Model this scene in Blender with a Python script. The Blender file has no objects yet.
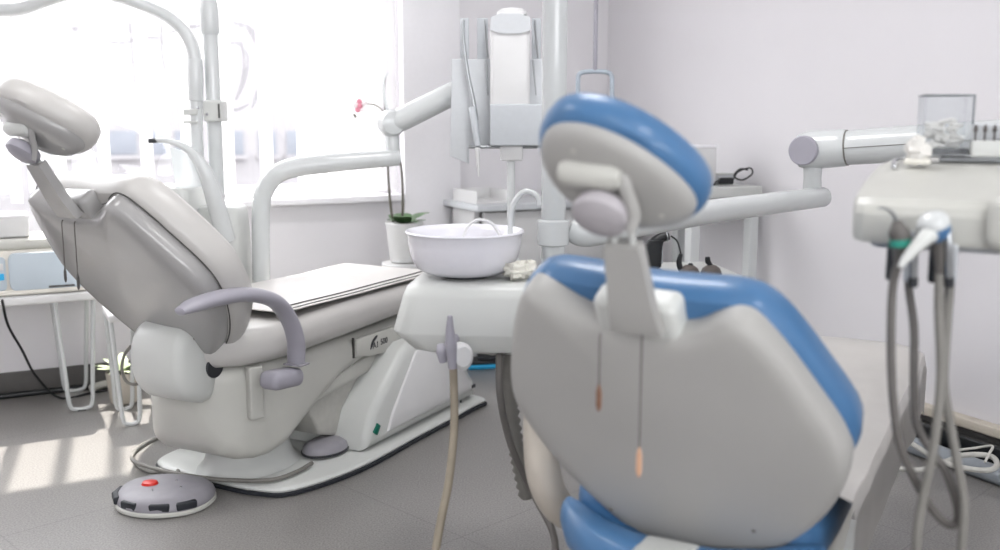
import bpy, bmesh, math, random
from math import sin, cos, pi, radians, sqrt, atan2
from mathutils import Vector, Matrix

random.seed(7)
SC = bpy.context.scene
COL = SC.collection
EYE = Vector((0, 0, 1.15)); TILT = radians(9)

# ------------------------------------------------------------------ placement helpers
def ray(px, py):
    a = (px - 500) / 1000; b = (275 - py) / 1000
    return Vector((a, cos(TILT) + b * sin(TILT), -sin(TILT) + b * cos(TILT)))
def P(px, py, Y):
    d = ray(px, py); return EYE + d * (Y / d.y)
def G(px, py, z=0.0):
    d = ray(px, py); return EYE + d * ((z - EYE.z) / d.z)
CX, CY = 0.567, 5.376                       # the far corner of the room
UA = Vector((-.891, -.454, 0)); UB = Vector((.454, -.891, 0))
ROOM_ROT = atan2(.454, .891)
def Rm(a, b, z):                             # room frame: a along window wall, b along side wall
    return Vector((CX, CY, z)) + UA * a + UB * b
def on_b(px, py, b0):                        # point on the plane b = b0
    d = ray(px, py); c = Vector((CX, CY, 0))
    t = (b0 - (EYE - c).dot(UB)) / d.dot(UB)
    return EYE + d * t

# ------------------------------------------------------------------ materials
def lin(h):
    h = h.lstrip('#'); o = []
    for i in (0, 2, 4):
        c = int(h[i:i+2], 16) / 255
        o.append(c / 12.92 if c <= .04045 else ((c + .055) / 1.055) ** 2.4)
    return (*o, 1)
MATS = {}
def mat(name, col, rough=.45, metal=0, coat=0, trans=0, alpha=1, noise=0, nscale=60, bump=0, sub=0, ior=1.45, emit=None, estr=0, spec=.5):
    m = bpy.data.materials.new(name); m.use_nodes = True
    nt = m.node_tree; b = nt.nodes['Principled BSDF']
    c = lin(col)
    b.inputs['Base Color'].default_value = c
    b.inputs['Roughness'].default_value = rough; b.inputs['Metallic'].default_value = metal
    b.inputs['Coat Weight'].default_value = coat; b.inputs['Coat Roughness'].default_value = .08
    b.inputs['Transmission Weight'].default_value = trans; b.inputs['Alpha'].default_value = alpha
    b.inputs['IOR'].default_value = ior; b.inputs['Specular IOR Level'].default_value = spec
    if emit:
        b.inputs['Emission Color'].default_value = lin(emit); b.inputs['Emission Strength'].default_value = estr
    if noise or bump:
        tc = nt.nodes.new('ShaderNodeTexCoord'); n = nt.nodes.new('ShaderNodeTexNoise')
        n.inputs['Scale'].default_value = nscale; n.inputs['Detail'].default_value = 4
        nt.links.new(tc.outputs['Object'], n.inputs['Vector'])
        if noise:
            r = nt.nodes.new('ShaderNodeValToRGB')
            k0, k1 = 1 - noise, 1 + noise
            r.color_ramp.elements[0].position = .3; r.color_ramp.elements[1].position = .7
            r.color_ramp.elements[0].color = (c[0]*k0, c[1]*k0, c[2]*k0, 1)
            r.color_ramp.elements[1].color = (min(1, c[0]*k1), min(1, c[1]*k1), min(1, c[2]*k1), 1)
            nt.links.new(n.outputs['Fac'], r.inputs['Fac']); nt.links.new(r.outputs['Color'], b.inputs['Base Color'])
        if bump:
            bp = nt.nodes.new('ShaderNodeBump'); bp.inputs['Strength'].default_value = bump; bp.inputs['Distance'].default_value = .004
            nt.links.new(n.outputs['Fac'], bp.inputs['Height']); nt.links.new(bp.outputs['Normal'], b.inputs['Normal'])
    MATS[name] = m
    return m
mat('shell', '#9d9c9b', .26, coat=.3, noise=.03, nscale=7)
mat('shell_b', '#a6a5a2', .5, noise=.03, nscale=6)
mat('vinyl_grey', '#bbb9b6', .36, noise=.03, nscale=9, bump=.05)
mat('vinyl_blue', '#446e98', .4, coat=.18, noise=.04, nscale=8)
mat('plastic', '#c6c8c5', .34, noise=.02, nscale=8)
mat('plastic_warm', '#bcbcb6', .38, noise=.03, nscale=8)
mat('plastic_white', '#d2d2d2', .3, noise=.015, nscale=10)
mat('enamel', '#c6c9c9', .25, coat=.3, noise=.015, nscale=10)
mat('lilac', '#9a98a1', .42, noise=.03, nscale=20)
mat('knob', '#aeaaae', .42, noise=.03, nscale=20)
mat('pedal', '#8f8d93', .5, noise=.05, nscale=30)
mat('rubber', '#22252b', .55, noise=.1, nscale=40)
mat('dark', '#2b2d31', .5, noise=.1, nscale=30)
mat('black', '#14171a', .35, noise=.1, nscale=30)
mat('chrome', '#c9cbcd', .18, metal=1, noise=.02)
mat('steel', '#a9acae', .32, metal=1, noise=.03)
mat('ceramic', '#d9d8de', .22, coat=.4, noise=.01)
mat('hose_grey', '#75736e', .5, noise=.05, nscale=40)
mat('hose_pale', '#b9b8b2', .5, noise=.05, nscale=40)
mat('hose_beige', '#857c6d', .5, noise=.05, nscale=40)
mat('hose_dark', '#5f5c59', .5, noise=.05, nscale=40)
mat('beige', '#b6afa4', .45, noise=.03, nscale=10)
mat('red', '#c8281c', .35, noise=.03)
mat('green', '#0c6b58', .3, noise=.05)
mat('teal', '#2f8f7e', .4, noise=.05)
mat('cyan', '#2aa5d8', .35, noise=.05)
mat('seam', '#4b4a48', .5, noise=.05)
mat('tag', '#7a5a48', .6, noise=.1)
mat('tag_pale', '#c59c80', .6, noise=.1)
mat('printer_blue', '#b7c2cb', .4, noise=.02, nscale=10)
mat('printer_cream', '#dbd7ce', .45, noise=.02, nscale=10)
mat('leaf', '#4d6a45', .4, noise=.3, nscale=25)
mat('leaf_pale', '#a9b592', .5, noise=.3, nscale=25)
mat('stem', '#5d5a50', .5, noise=.2, nscale=30)
mat('petal', '#d98a9c', .5, noise=.2, nscale=60)
mat('petal_white', '#efe6e8', .5, noise=.05, nscale=60)
mat('soil', '#4a4038', .9, noise=.3, nscale=80)
mat('wall', '#e0dee1', .75, noise=.012, nscale=3, bump=.03)
mat('ceiling', '#ececec', .8, noise=.01, nscale=3)
mat('frame', '#ecebee', .4, noise=.01)
mat('baseboard', '#5a5856', .6, noise=.08, nscale=20)
mat('trunking', '#c4bcae', .5, noise=.05, nscale=20)
mat('pipe_grey', '#8f959b', .4, noise=.05, nscale=20)
mat('facade', '#6e6c6e', .9, noise=.04, nscale=2)
mat('facade_glass', '#55585f', .6, noise=.1, nscale=1)
mat('pavement', '#777677', .9, noise=.08, nscale=3)
mat('decal', '#c9c8cc', .7, noise=.03)
mat('cotton', '#dbd9d4', .85, noise=.05, nscale=60)
mat('tissue', '#dedcd2', .85, noise=.08, nscale=30)
mat('burs', '#4a4644', .4, noise=.2)
mat('grey_handle', '#a6b0ba', .4, noise=.03)
mat('console_grey', '#c5c8cb', .4, noise=.02)
mat('console_mid', '#b4b8bc', .4, noise=.02)
mat('lamp', '#ffffff', .5, emit='#fff8ee', estr=3.0)  # glow of the unseen ceiling panels added as fill
mat('acrylic', '#f4f7f8', .04, trans=1, ior=1.25)
mat('acrylic_edge', '#62686c', .2, noise=.05)
mat('dev_brown', '#5a534f', .5, noise=.1)
def m_sheet():
    m = mat('sheet_grey', '#b7b4b0', .34, bump=.35, nscale=12, noise=.03); m = mat('sheet', '#cbc8c5', .32, bump=.25, nscale=9, noise=.02); return m
m_sheet()
def m_glass():
    m = bpy.data.materials.new('window_glass'); m.use_nodes = True; nt = m.node_tree
    nt.nodes.clear(); o = nt.nodes.new('ShaderNodeOutputMaterial')
    t = nt.nodes.new('ShaderNodeBsdfTransparent'); g = nt.nodes.new('ShaderNodeBsdfGlossy'); g.inputs['Roughness'].default_value = .02
    mx = nt.nodes.new('ShaderNodeMixShader'); mx.inputs[0].default_value = .035
    nt.links.new(t.outputs[0], mx.inputs[1]); nt.links.new(g.outputs[0], mx.inputs[2])
    nt.links.new(mx.outputs[0], o.inputs[0]); MATS['window_glass'] = m
m_glass()
def m_acrylic():
    m = bpy.data.materials.new('clear_acrylic'); m.use_nodes = True; nt = m.node_tree; nt.nodes.clear()
    o = nt.nodes.new('ShaderNodeOutputMaterial'); t = nt.nodes.new('ShaderNodeBsdfTransparent'); t.inputs[0].default_value = (.95, .955, .96, 1)
    d = nt.nodes.new('ShaderNodeBsdfPrincipled'); d.inputs['Base Color'].default_value = lin('#c9cdd0'); d.inputs['Roughness'].default_value = .1
    mx = nt.nodes.new('ShaderNodeMixShader'); mx.inputs[0].default_value = .09
    nt.links.new(t.outputs[0], mx.inputs[1]); nt.links.new(d.outputs[0], mx.inputs[2]); nt.links.new(mx.outputs[0], o.inputs[0]); MATS['acrylic'] = m
m_acrylic()
def m_thin(name, col, tr, op):
    m = bpy.data.materials.new(name); m.use_nodes = True; nt = m.node_tree; nt.nodes.clear()
    o = nt.nodes.new('ShaderNodeOutputMaterial')
    d = nt.nodes.new('ShaderNodeBsdfDiffuse'); d.inputs[0].default_value = lin(col)
    t = nt.nodes.new('ShaderNodeBsdfTranslucent'); t.inputs[0].default_value = lin(col)
    tc = nt.nodes.new('ShaderNodeTexCoord'); n = nt.nodes.new('ShaderNodeTexNoise'); n.inputs['Scale'].default_value = 300
    nt.links.new(tc.outputs['Object'], n.inputs['Vector'])
    bp = nt.nodes.new('ShaderNodeBump'); bp.inputs['Strength'].default_value = .1; bp.inputs['Distance'].default_value = .001
    nt.links.new(n.outputs['Fac'], bp.inputs['Height']); nt.links.new(bp.outputs[0], d.inputs['Normal'])
    mx = nt.nodes.new('ShaderNodeMixShader'); mx.inputs[0].default_value = tr
    nt.links.new(d.outputs[0], mx.inputs[1]); nt.links.new(t.outputs[0], mx.inputs[2])
    tp = nt.nodes.new('ShaderNodeBsdfTransparent'); m2 = nt.nodes.new('ShaderNodeMixShader'); m2.inputs[0].default_value = op
    nt.links.new(tp.outputs[0], m2.inputs[1]); nt.links.new(mx.outputs[0], m2.inputs[2])
    nt.links.new(m2.outputs[0], o.inputs[0]); MATS[name] = m
m_thin('blind_fabric', '#e6e5e6', .5, .6)
m_thin('shield', '#dfe3e3', .4, .6)
m_thin('sticker', '#6c6b70', .2, .2)
def m_floor():
    m = bpy.data.materials.new('floor_vinyl'); m.use_nodes = True; nt = m.node_tree; b = nt.nodes['Principled BSDF']
    tc = nt.nodes.new('ShaderNodeTexCoord'); mp = nt.nodes.new('ShaderNodeMapping'); mp.inputs['Rotation'].default_value = (0, 0, radians(45))
    mp.inputs['Location'].default_value = (.13, .02, 0)
    nt.links.new(tc.outputs['Object'], mp.inputs['Vector'])
    br = nt.nodes.new('ShaderNodeTexBrick'); br.offset = 0; br.inputs['Scale'].default_value = 1
    br.inputs['Brick Width'].default_value = .9; br.inputs['Row Height'].default_value = .9
    br.inputs['Mortar Size'].default_value = .0025; br.inputs['Mortar Smooth'].default_value = .3
    br.inputs['Color1'].default_value = (1, 1, 1, 1); br.inputs['Color2'].default_value = (.97, .97, .97, 1); br.inputs['Mortar'].default_value = (.72, .72, .72, 1)
    nt.links.new(mp.outputs[0], br.inputs['Vector'])
    n = nt.nodes.new('ShaderNodeTexNoise'); n.inputs['Scale'].default_value = 190; n.inputs['Detail'].default_value = 3
    n2 = nt.nodes.new('ShaderNodeTexNoise'); n2.inputs['Scale'].default_value = 4; n2.inputs['Detail'].default_value = 3
    nt.links.new(tc.outputs['Object'], n.inputs['Vector']); nt.links.new(tc.outputs['Object'], n2.inputs['Vector'])
    r = nt.nodes.new('ShaderNodeValToRGB'); r.color_ramp.elements[0].position = .32; r.color_ramp.elements[1].position = .68
    r.color_ramp.elements[0].color = lin('#6d6b69'); r.color_ramp.elements[1].color = lin('#989592')
    nt.links.new(n.outputs['Fac'], r.inputs['Fac'])
    mu = nt.nodes.new('ShaderNodeMix'); mu.data_type = 'RGBA'; mu.blend_type = 'MULTIPLY'; mu.inputs[0].default_value = 1
    nt.links.new(r.outputs[0], mu.inputs[6]); nt.links.new(br.outputs[0], mu.inputs[7])
    nt.links.new(mu.outputs[2], b.inputs['Base Color'])
    rr = nt.nodes.new('ShaderNodeMapRange'); rr.inputs[3].default_value = .29; rr.inputs[4].default_value = .34
    nt.links.new(n2.outputs['Fac'], rr.inputs[0]); nt.links.new(rr.outputs[0], b.inputs['Roughness'])
    bp = nt.nodes.new('ShaderNodeBump'); bp.inputs['Strength'].default_value = .06; bp.inputs['Distance'].default_value = .001
    nt.links.new(n.outputs['Fac'], bp.inputs['Height']); nt.links.new(bp.outputs[0], b.inputs['Normal'])
    b.inputs['Specular IOR Level'].default_value = .75
    MATS['floor_vinyl'] = m
m_floor()

# ------------------------------------------------------------------ geometry helpers: every one returns (verts, faces)
def loft(rings, cap=True, closed=True):
    v = []; f = []
    n = len(rings[0])
    for r in rings: v += [Vector(p) for p in r]
    for i in range(len(rings) - 1):
        for j in range(n if closed else n - 1):
            k = (j + 1) % n
            f.append((i*n+j, i*n+k, (i+1)*n+k, (i+1)*n+j))
    if cap:
        f.append(tuple(reversed(range(n)))); f.append(tuple((len(rings)-1)*n + j for j in range(n)))
    return v, f
def cr(pts, per=6, closed=False):            # Catmull-Rom through the points
    pts = [Vector(p) for p in pts]; n = len(pts); out = []
    rng = range(n) if closed else range(n - 1)
    for i in rng:
        p1, p2 = pts[i], pts[(i+1) % n]
        p0 = pts[(i-1) % n] if (closed or i > 0) else p1 * 2 - p2
        p3 = pts[(i+2) % n] if (closed or i < n - 2) else p2 * 2 - p1
        for k in range(per):
            t = k / per
            out.append(.5 * ((2*p1) + (p2-p0)*t + (2*p0-5*p1+4*p2-p3)*t*t + (3*p1-p0-3*p2+p3)*t**3))
    if not closed: out.append(pts[-1].copy())
    return out
def interp(vals, per):
    out = []
    for i in range(len(vals) - 1):
        for k in range(per): out.append(vals[i] + (vals[i+1] - vals[i]) * k / per)
    out.append(vals[-1]); return out
def tube(path, r, seg=12, per=6, flat=1.0, up=None, roundcap=True, smooth=True):
    n0 = len(path)
    rl = list(r) if isinstance(r, (list, tuple)) else [r] * n0
    if smooth and per > 1: pts = cr(path, per); rr = interp(rl, per)
    else: pts = [Vector(p) for p in path]; rr = rl
    n = len(pts); rings = []
    tan = [(pts[min(i+1, n-1)] - pts[max(i-1, 0)]).normalized() for i in range(n)]
    u = Vector(up) if up else (Vector((0, 0, 1)) if abs(tan[0].z) < .9 else Vector((1, 0, 0)))
    for i in range(n):
        t = tan[i]
        u = (u - t * u.dot(t)); u = u.normalized() if u.length > 1e-6 else t.orthogonal().normalized()
        w = t.cross(u)
        rings.append((pts[i], u.copy(), w, rr[i], t))
    def ring(c, u, w, rad): return [c + u * (cos(2*pi*k/seg) * rad * flat) + w * (sin(2*pi*k/seg) * rad) for k in range(seg)]
    out = []
    if roundcap:
        c, uu, w, rad, t = rings[0]
        for q in (.3, .75): out.append(ring(c - t * rad * .35 * (1 - q), uu, w, rad * sin(q * pi / 2 + .15)))
    for c, uu, w, rad, t in rings: out.append(ring(c, uu, w, rad))
    if roundcap:
        c, uu, w, rad, t = rings[-1]
        for q in (.75, .3): out.append(ring(c + t * rad * .35 * (1 - q), uu, w, rad * sin(q * pi / 2 + .15)))
    return loft(out)
def frame_from(z, x=None):
    z = Vector(z).normalized()
    x = Vector(x) if x else (Vector((1, 0, 0)) if abs(z.x) < .9 else Vector((0, 1, 0)))
    x = (x - z * x.dot(z)).normalized()
    return x, z.cross(x), z
def lathe(prof, c=(0, 0, 0), axis=(0, 0, 1), seg=28, sx=1, sy=1, cap=True):
    x, y, z = frame_from(axis); c = Vector(c)
    return loft([[c + x * (r*cos(2*pi*k/seg)*sx) + y * (r*sin(2*pi*k/seg)*sy) + z * h for k in range(seg)] for r, h in prof], cap)
def disc(c, axis, r, h, e=.003, seg=28):
    return lathe([(r-e, 0), (r, e), (r, h-e), (r-e, h)], c, axis, seg)
def rrect(w, h, r, n=5):
    r = min(r, w/2 - 1e-5, h/2 - 1e-5); out = []
    for cx, cy, a0 in ((w/2-r, h/2-r, 0), (-w/2+r, h/2-r, 90), (-w/2+r, -h/2+r, 180), (w/2-r, -h/2+r, 270)):
        for k in range(n + 1):
            a = radians(a0 + 90 * k / n); out.append((cx + r*cos(a), cy + r*sin(a)))
    return out
def rbox(c, size, r=.01, e=None, x=(1, 0, 0), y=(0, 1, 0), n=5):   # rounded box; x, y directions given
    c = Vector(c); x = Vector(x).normalized(); y = Vector(y).normalized(); z = x.cross(y)
    e = min(r, size[2]/2 - 1e-5) if e is None else e; rings = []
    m = 4
    for s in (-1, 1):
        ks = range(m + 1) if s < 0 else range(m, -1, -1)
        for k in ks:
            a = k / m * pi / 2; ins = e * (1 - sin(a)); hz = s * (size[2]/2 - e + e * cos(a)) 
            rings.append([c + x*p + y*q + z*hz for p, q in rrect(size[0]-2*ins, size[1]-2*ins, max(r-ins, .0008), n)])
    return loft(rings)
def offset(poly, d):
    n = len(poly); out = []
    area = sum(poly[i][0]*poly[(i+1) % n][1] - poly[(i+1) % n][0]*poly[i][1] for i in range(n))
    s = 1 if area > 0 else -1
    for i in range(n):
        a, b, c = poly[i-1], poly[i], poly[(i+1) % n]
        e1 = Vector((b[0]-a[0], b[1]-a[1])); e2 = Vector((c[0]-b[0], c[1]-b[1]))
        if e1.length < 1e-9: e1 = e2
        if e2.length < 1e-9: e2 = e1
        n1 = Vector((-e1.y, e1.x)).normalized(); n2 = Vector((-e2.y, e2.x)).normalized()
        m = (n1 + n2); m = m.normalized() if m.length > 1e-6 else n1
        k = min(1.6, 1 / max(.4, m.dot(n1)))
        out.append((b[0] + s*m.x*d*k, b[1] + s*m.y*d*k))
    return out
def pillow(poly, levels, fr):                # levels: (height, inset or ('s', scale)); fr(u, v, n) -> point
    rings = []
    cu = sum(p[0] for p in poly)/len(poly); cv = sum(p[1] for p in poly)/len(poly)
    for h, ins in levels:
        if isinstance(ins, tuple): q = [(cu + (p[0]-cu)*ins[1], cv + (p[1]-cv)*ins[1]) for p in offset(poly, ins[2] if len(ins) > 2 else 0)]
        else: q = offset(poly, ins)
        rings.append([fr(u, v, h) for u, v in q])
    return loft(rings)
def outline(half, per=5):                    # mirror a half profile (y >= 0) and smooth it
    pts = [(a, b, 0) for a, b in half]; l = [(-a, b, 0) for a, b in reversed(half) if a > 1e-6]
    full = pts + l
    return [(p.x, p.y) for p in cr(full, per, True)]
def smooth2(poly, per=4): return [(p.x, p.y) for p in cr([(a, b, 0) for a, b in poly], per, True)]
def slab_between(poly, y0, y1, e, fr): return pillow(poly, [(y0, e), (y0 + (e*.4 if y1 > y0 else -e*.4), e*.3), (y0 + (e if y1 > y0 else -e), 0), (y1 - (e if y1 > y0 else -e), 0), (y1 - (e*.4 if y1 > y0 else -e*.4), e*.3), (y1, e)], fr)

def build(name, m, geo, parent=None, ang=40, loc=None):
    geos = geo if isinstance(geo, list) else [geo]
    me = bpy.data.meshes.new(name); v = []; f = []
    for gv, gf in geos:
        b = len(v); v += [tuple(p) for p in gv]; f += [tuple(i + b for i in q) for q in gf]
    me.from_pydata(v, [], f); me.validate()
    bm = bmesh.new(); bm.from_mesh(me); bmesh.ops.remove_doubles(bm, verts=bm.verts, dist=1e-6)
    bmesh.ops.recalc_face_normals(bm, faces=bm.faces); bm.to_mesh(me); bm.free()
    me.materials.append(MATS[m])
    for p in me.polygons: p.use_smooth = True
    me.set_sharp_from_angle(angle=radians(ang))
    o = bpy.data.objects.new(name, me); COL.objects.link(o)
    if parent: o.parent = parent
    return o
def tag(o, label, cat, group=None):
    o['label'] = label; o['category'] = cat
    if group: o['group'] = group
    return o
def thing(name, label, cat, loc=(0, 0, 0), rz=0, group=None):
    o = bpy.data.objects.new(name, None); COL.objects.link(o); o.empty_display_size = .1
    o.location = loc; o.rotation_euler = (0, 0, rz)
    return tag(o, label, cat, group)
def struct(name, m, geo, parent=None, ang=40):
    o = build(name, m, geo, parent, ang)
    if not parent: o['kind'] = 'structure'
    return o
def part_label(o, s): o['label'] = s; return o
def local(root):                              # world -> the root's own frame
    M = (Matrix.Translation(root.location) @ Matrix.Rotation(root.rotation_euler.z, 4, 'Z')).inverted()
    return lambda p: M @ Vector(p)
def rmbox(a0, a1, b0, b1, z0, z1, r=.002, e=None):
    return rbox(Rm((a0+a1)/2, (b0+b1)/2, (z0+z1)/2), (abs(a1-a0), abs(b1-b0), abs(z1-z0)), r, e if e is not None else min(r, abs(z1-z0)/2.01), x=-UA, y=-UB, n=2)
def text_mesh(name, body, size, m, parent, fr, depth=.0006):
    cu = bpy.data.curves.new(name, 'FONT'); cu.body = body; cu.size = size; cu.extrude = depth; cu.align_x = 'CENTER'; cu.align_y = 'CENTER'
    o = bpy.data.objects.new(name + '_src', cu); COL.objects.link(o)
    bpy.context.view_layer.update()
    me = bpy.data.meshes.new_from_object(o.evaluated_get(bpy.context.evaluated_depsgraph_get()))
    bpy.data.objects.remove(o)
    for v in me.vertices: v.co = fr(v.co.x, v.co.y, v.co.z)
    me.materials.clear(); me.materials.append(MATS[m])
    ob = bpy.data.objects.new(name, me); COL.objects.link(ob); ob.parent = parent
    return ob

# ================================================================== THE ROOM
AMAX, BMAX, ZC = 5.3, 7.0, 2.75
WA0, WA1, WZ0, WZ1 = 1.207, 4.75, .785, 2.5
WAM, WZL = 2.2, .45                          # the window steps down on its left part
struct('floor', 'floor_vinyl', rmbox(-.1, AMAX+.1, -.1, BMAX+.1, -.1, 0, .001))
struct('ceiling', 'ceiling', rmbox(-.1, AMAX+.1, -.1, BMAX+.1, ZC, ZC+.1, .001))
struct('wall_left', 'wall', [rmbox(-.2, WA0, -.2, 0, 0, ZC, .001), rmbox(WA0, WAM, -.2, 0, 0, WZ0, .001), rmbox(WAM, WA1, -.2, 0, 0, WZL, .001),
                            rmbox(WA0, WA1, -.2, 0, WZ1, ZC, .001), rmbox(WA1, AMAX+.1, -.2, 0, 0, ZC, .001)])
struct('wall_right', 'wall', rmbox(-.2, 0, 0, BMAX+.1, 0, ZC, .001))
BA0, BA1, BZ0, BZ1 = .9, 4.6, 1.2, 2.3       # unseen window added in the wall behind the camera for frontal fill
struct('wall_back', 'wall', [rmbox(-.1, BA0, BMAX, BMAX+.1, 0, ZC, .001), rmbox(BA1, AMAX+.1, BMAX, BMAX+.1, 0, ZC, .001),
                            rmbox(BA0, BA1, BMAX, BMAX+.1, 0, BZ0, .001), rmbox(BA0, BA1, BMAX, BMAX+.1, BZ1, ZC, .001)])
fill_win = bpy.data.objects.new('fill_window', None); COL.objects.link(fill_win); fill_win['kind'] = 'structure'
build('window_frame', 'frame', [rmbox(a, a+.06, BMAX+.02, BMAX+.08, BZ0, BZ1, .004) for a in (BA0, 2.1, 3.35, BA1-.06)] + [rmbox(BA0+.06, BA1-.06, BMAX+.025, BMAX+.075, z, z+.05, .004) for z in (BZ0, BZ1-.05)], fill_win)
build('window_glass', 'window_glass', rmbox(BA0+.03, BA1-.03, BMAX+.047, BMAX+.053, BZ0+.03, BZ1-.03, .001), fill_win)
struct('wall_far', 'wall', rmbox(AMAX, AMAX+.1, 0, BMAX, 0, ZC, .001))
struct('trim_1', 'frame', rmbox(.88, WA0-.03, 0, .055, 0.1, ZC, .006))                # boxed pipe beside the window
struct('baseboard_left', 'baseboard', rmbox(0.02, AMAX, 0, .014, 0, .10, .003))
struct('baseboard_right', 'baseboard', rmbox(0, .014, .016, BMAX, 0, .09, .003))
win = bpy.data.objects.new('window_1', None); COL.objects.link(win); win['kind'] = 'structure'
build('window_frame', 'frame', [rmbox(WA0, WA0+.06, -.12, -.05, WZ0, WZ1, .004), rmbox(WA1-.06, WA1, -.12, -.05, WZL, WZ1, .004), rmbox(WAM-.005, WAM+.055, -.12, -.05, WZL, WZ0+.045, .004),
      rmbox(WA0+.06, WAM, -.12, -.05, WZ0, WZ0+.05, .004), rmbox(WAM+.05, WA1-.06, -.12, -.05, WZL, WZL+.05, .004), rmbox(WA0+.06, WA1-.06, -.12, -.05, WZ1-.06, WZ1, .004)], win)
build('mullion', 'frame', rmbox(3.62, 3.68, -.12, -.05, WZL+.05, WZ1-.06, .004), win)
build('window_glass', 'window_glass', [rmbox(WA0+.055, WAM+.02, -.088, -.082, WZ0+.045, WZ1-.055, .001), rmbox(WAM+.02, WA1-.055, -.088, -.082, WZL+.045, WZ1-.055, .001)], win)
build('window_sill', 'frame', rmbox(WA0-.02, WAM, -.05, .10, WZ0-.03, WZ0, .006), win)
build('window_sill', 'frame', rmbox(WAM+.005, WA1+.02, -.05, .06, WZL-.03, WZL, .006), win)
# vertical blind
vb = thing('vertical_blind', 'white fabric vertical blind hanging open in the bright window', 'blind', Rm(3, .03, WZ1))
LV = local(vb)
build('headrail', 'frame', [tuple2 for tuple2 in [([LV(p) for p in rmbox(WA0+.0, WA1, .005, .055, WZ1-.02, WZ1+.03, .004)[0]], rmbox(WA0, WA1, .005, .055, WZ1-.02, WZ1+.03, .004)[1])]], vb)
def slat(a, ang, w=.085):
    dx = -UA * cos(ang) + UB * sin(ang); ny = -UA * -sin(ang) + UB * cos(ang)
    c = Rm(a, .04 + .0, 0); zs = (WZ0 + .02, WZ1 - .02)
    rings = []
    for z in zs:
        pts = []
        for t in (-1, -.5, 0, .5, 1): pts.append(c + dx * (t*w/2) + ny * (.006 * (1 - t*t)) + Vector((0, 0, z)))
        for t in (1, .5, 0, -.5, -1): pts.append(c + dx * (t*w/2) + ny * (.006 * (1 - t*t) + .0012) + Vector((0, 0, z)))
        rings.append(pts)
    v, f = loft(rings)
    build('slat', 'blind_fabric', ([LV(p) for p in v], f), vb)
a = WA0 + .045
while a < 1.66: slat(a, radians(28)); a += .068
while a < WA1 - .05: slat(a, radians(62)); a += .17
# faint lettering on the glass (strokes of a swirl and a line of script, seen from behind)
def sticker(pts, w, b0=-.079):
    pp = [on_b(x, y, b0) for x, y in pts]
    c = cr(pp, 6); n = len(c); rings = []
    for i in range(n):
        t = (c[min(i+1, n-1)] - c[max(i-1, 0)]).normalized(); s = t.cross(UB).normalized()
        ww = w * (.25 + .75 * sin(pi * (i + .5) / n))
        rings.append([c[i] + s*ww, c[i] - s*ww, c[i] - s*ww + UB*.0012, c[i] + s*ww + UB*.0012])
    return loft(rings)
st = thing('window_lettering', 'faint grey swirl and script lettering stuck on the window glass', 'window lettering', Rm(2.4, -.079, 1.4))
LS = local(st)
for pts, w in [([(232, 22), (250, 30), (262, 55), (260, 85), (252, 108)], .018), ([(226, 44), (240, 44), (246, 60), (243, 82), (236, 100)], .014),
               ([(222, 106), (236, 110), (249, 104)], .007), ([(196, 44), (182, 47), (178, 62)], .006), ([(168, 33), (190, 27), (215, 26)], .007),
               ([(104, 41), (122, 43), (140, 38), (160, 38)], .006), ([(88, 34), (92, 37), (98, 39)], .005), ([(72, 28), (75, 29), (78, 28)], .009),
               ([(129, 8), (131, 40), (135, 85)], .005), ([(161, 14), (162, 50), (166, 80)], .005)]:
    v, f = sticker(pts, w); build('stroke', 'sticker', ([LS(p) for p in v], f), st)
# outside: pavement and a pale building across the street
struct('ground_outside', 'pavement', rmbox(-22, 30, -30, -.2, -.6, -.5, .001))
bd = thing('building', 'pale building with a row of dark windows across the street outside', 'building', Rm(5, -9, -.5))
LB = local(bd)
def bgeo(g): return ([LB(p) for p in g[0]], g[1])
build('wall', 'facade', bgeo(rmbox(-8, 22, -13, -9, -.5, 5.2, .01)), bd)
build('cornice', 'facade', bgeo(rmbox(-8.2, 22.2, -13, -8.75, 5.2, 5.5, .02)), bd)
for x0, x1 in ((58, 72), (108, 136), (149, 166), (176, 196), (231, 243), (259, 276), (287, 299), (315, 326)):
    p0 = on_b(x0, 155, -8.995); p1 = on_b(x1, 131, -8.995)
    a0 = (p0 - Vector((CX, CY, 0))).dot(UA); a1 = (p1 - Vector((CX, CY, 0))).dot(UA)
    w = build('window', 'facade_glass', bgeo(rmbox(min(a0, a1), max(a0, a1), -9.02, -8.985, p0.z, p1.z, .004)), bd)
    build('window_ledge', 'facade', bgeo(rmbox(min(a0, a1)-.03, max(a0, a1)+.03, -9.0, -8.93, p0.z-.06, p0.z-.005, .004)), w)

# ================================================================== DENTAL CHAIRS
def outline2(left, right, per=4):            # the two halves differ a little: left is y > 0
    full = [(a, b, 0) for a, b in left] + [(-a, b, 0) for a, b in reversed(right) if a > 1e-6]
    return [(p.x, p.y) for p in cr(full, per, True)]
BACK_SHELL = outline2([(0, .478), (.05, .478), (.085, .484), (.12, .499), (.155, .515), (.19, .513), (.218, .468), (.243, .40), (.265, .325), (.268, .265), (.244, .195), (.203, .125), (.152, .062), (.10, .012), (.05, -.010), (0, -.013)],
    [(0, .478), (.05, .478), (.08, .486), (.108, .503), (.138, .514), (.166, .504), (.198, .464), (.238, .392), (.274, .318), (.283, .258), (.262, .185), (.222, .115), (.17, .055), (.11, .010), (.05, -.010), (0, -.013)])
BACK_PAD = outline2([(0, .520), (.08, .523), (.14, .525), (.185, .518), (.225, .475), (.26, .39), (.28, .31), (.272, .235), (.21, .15), (.125, .085), (.075, .05), (.035, .04), (0, .038)],
    [(0, .520), (.08, .523), (.13, .524), (.168, .513), (.206, .475), (.255, .39), (.291, .31), (.276, .235), (.21, .15), (.125, .085), (.075, .05), (.035, .04), (0, .038)])
PAD_FULL = outline([(0, .522), (.08, .525), (.13, .526), (.172, .516), (.214, .476), (.264, .39), (.302, .30), (.30, .23), (.274, .145), (.21, .064), (.14, .006), (.065, -.016), (0, -.020)], 4)
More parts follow.
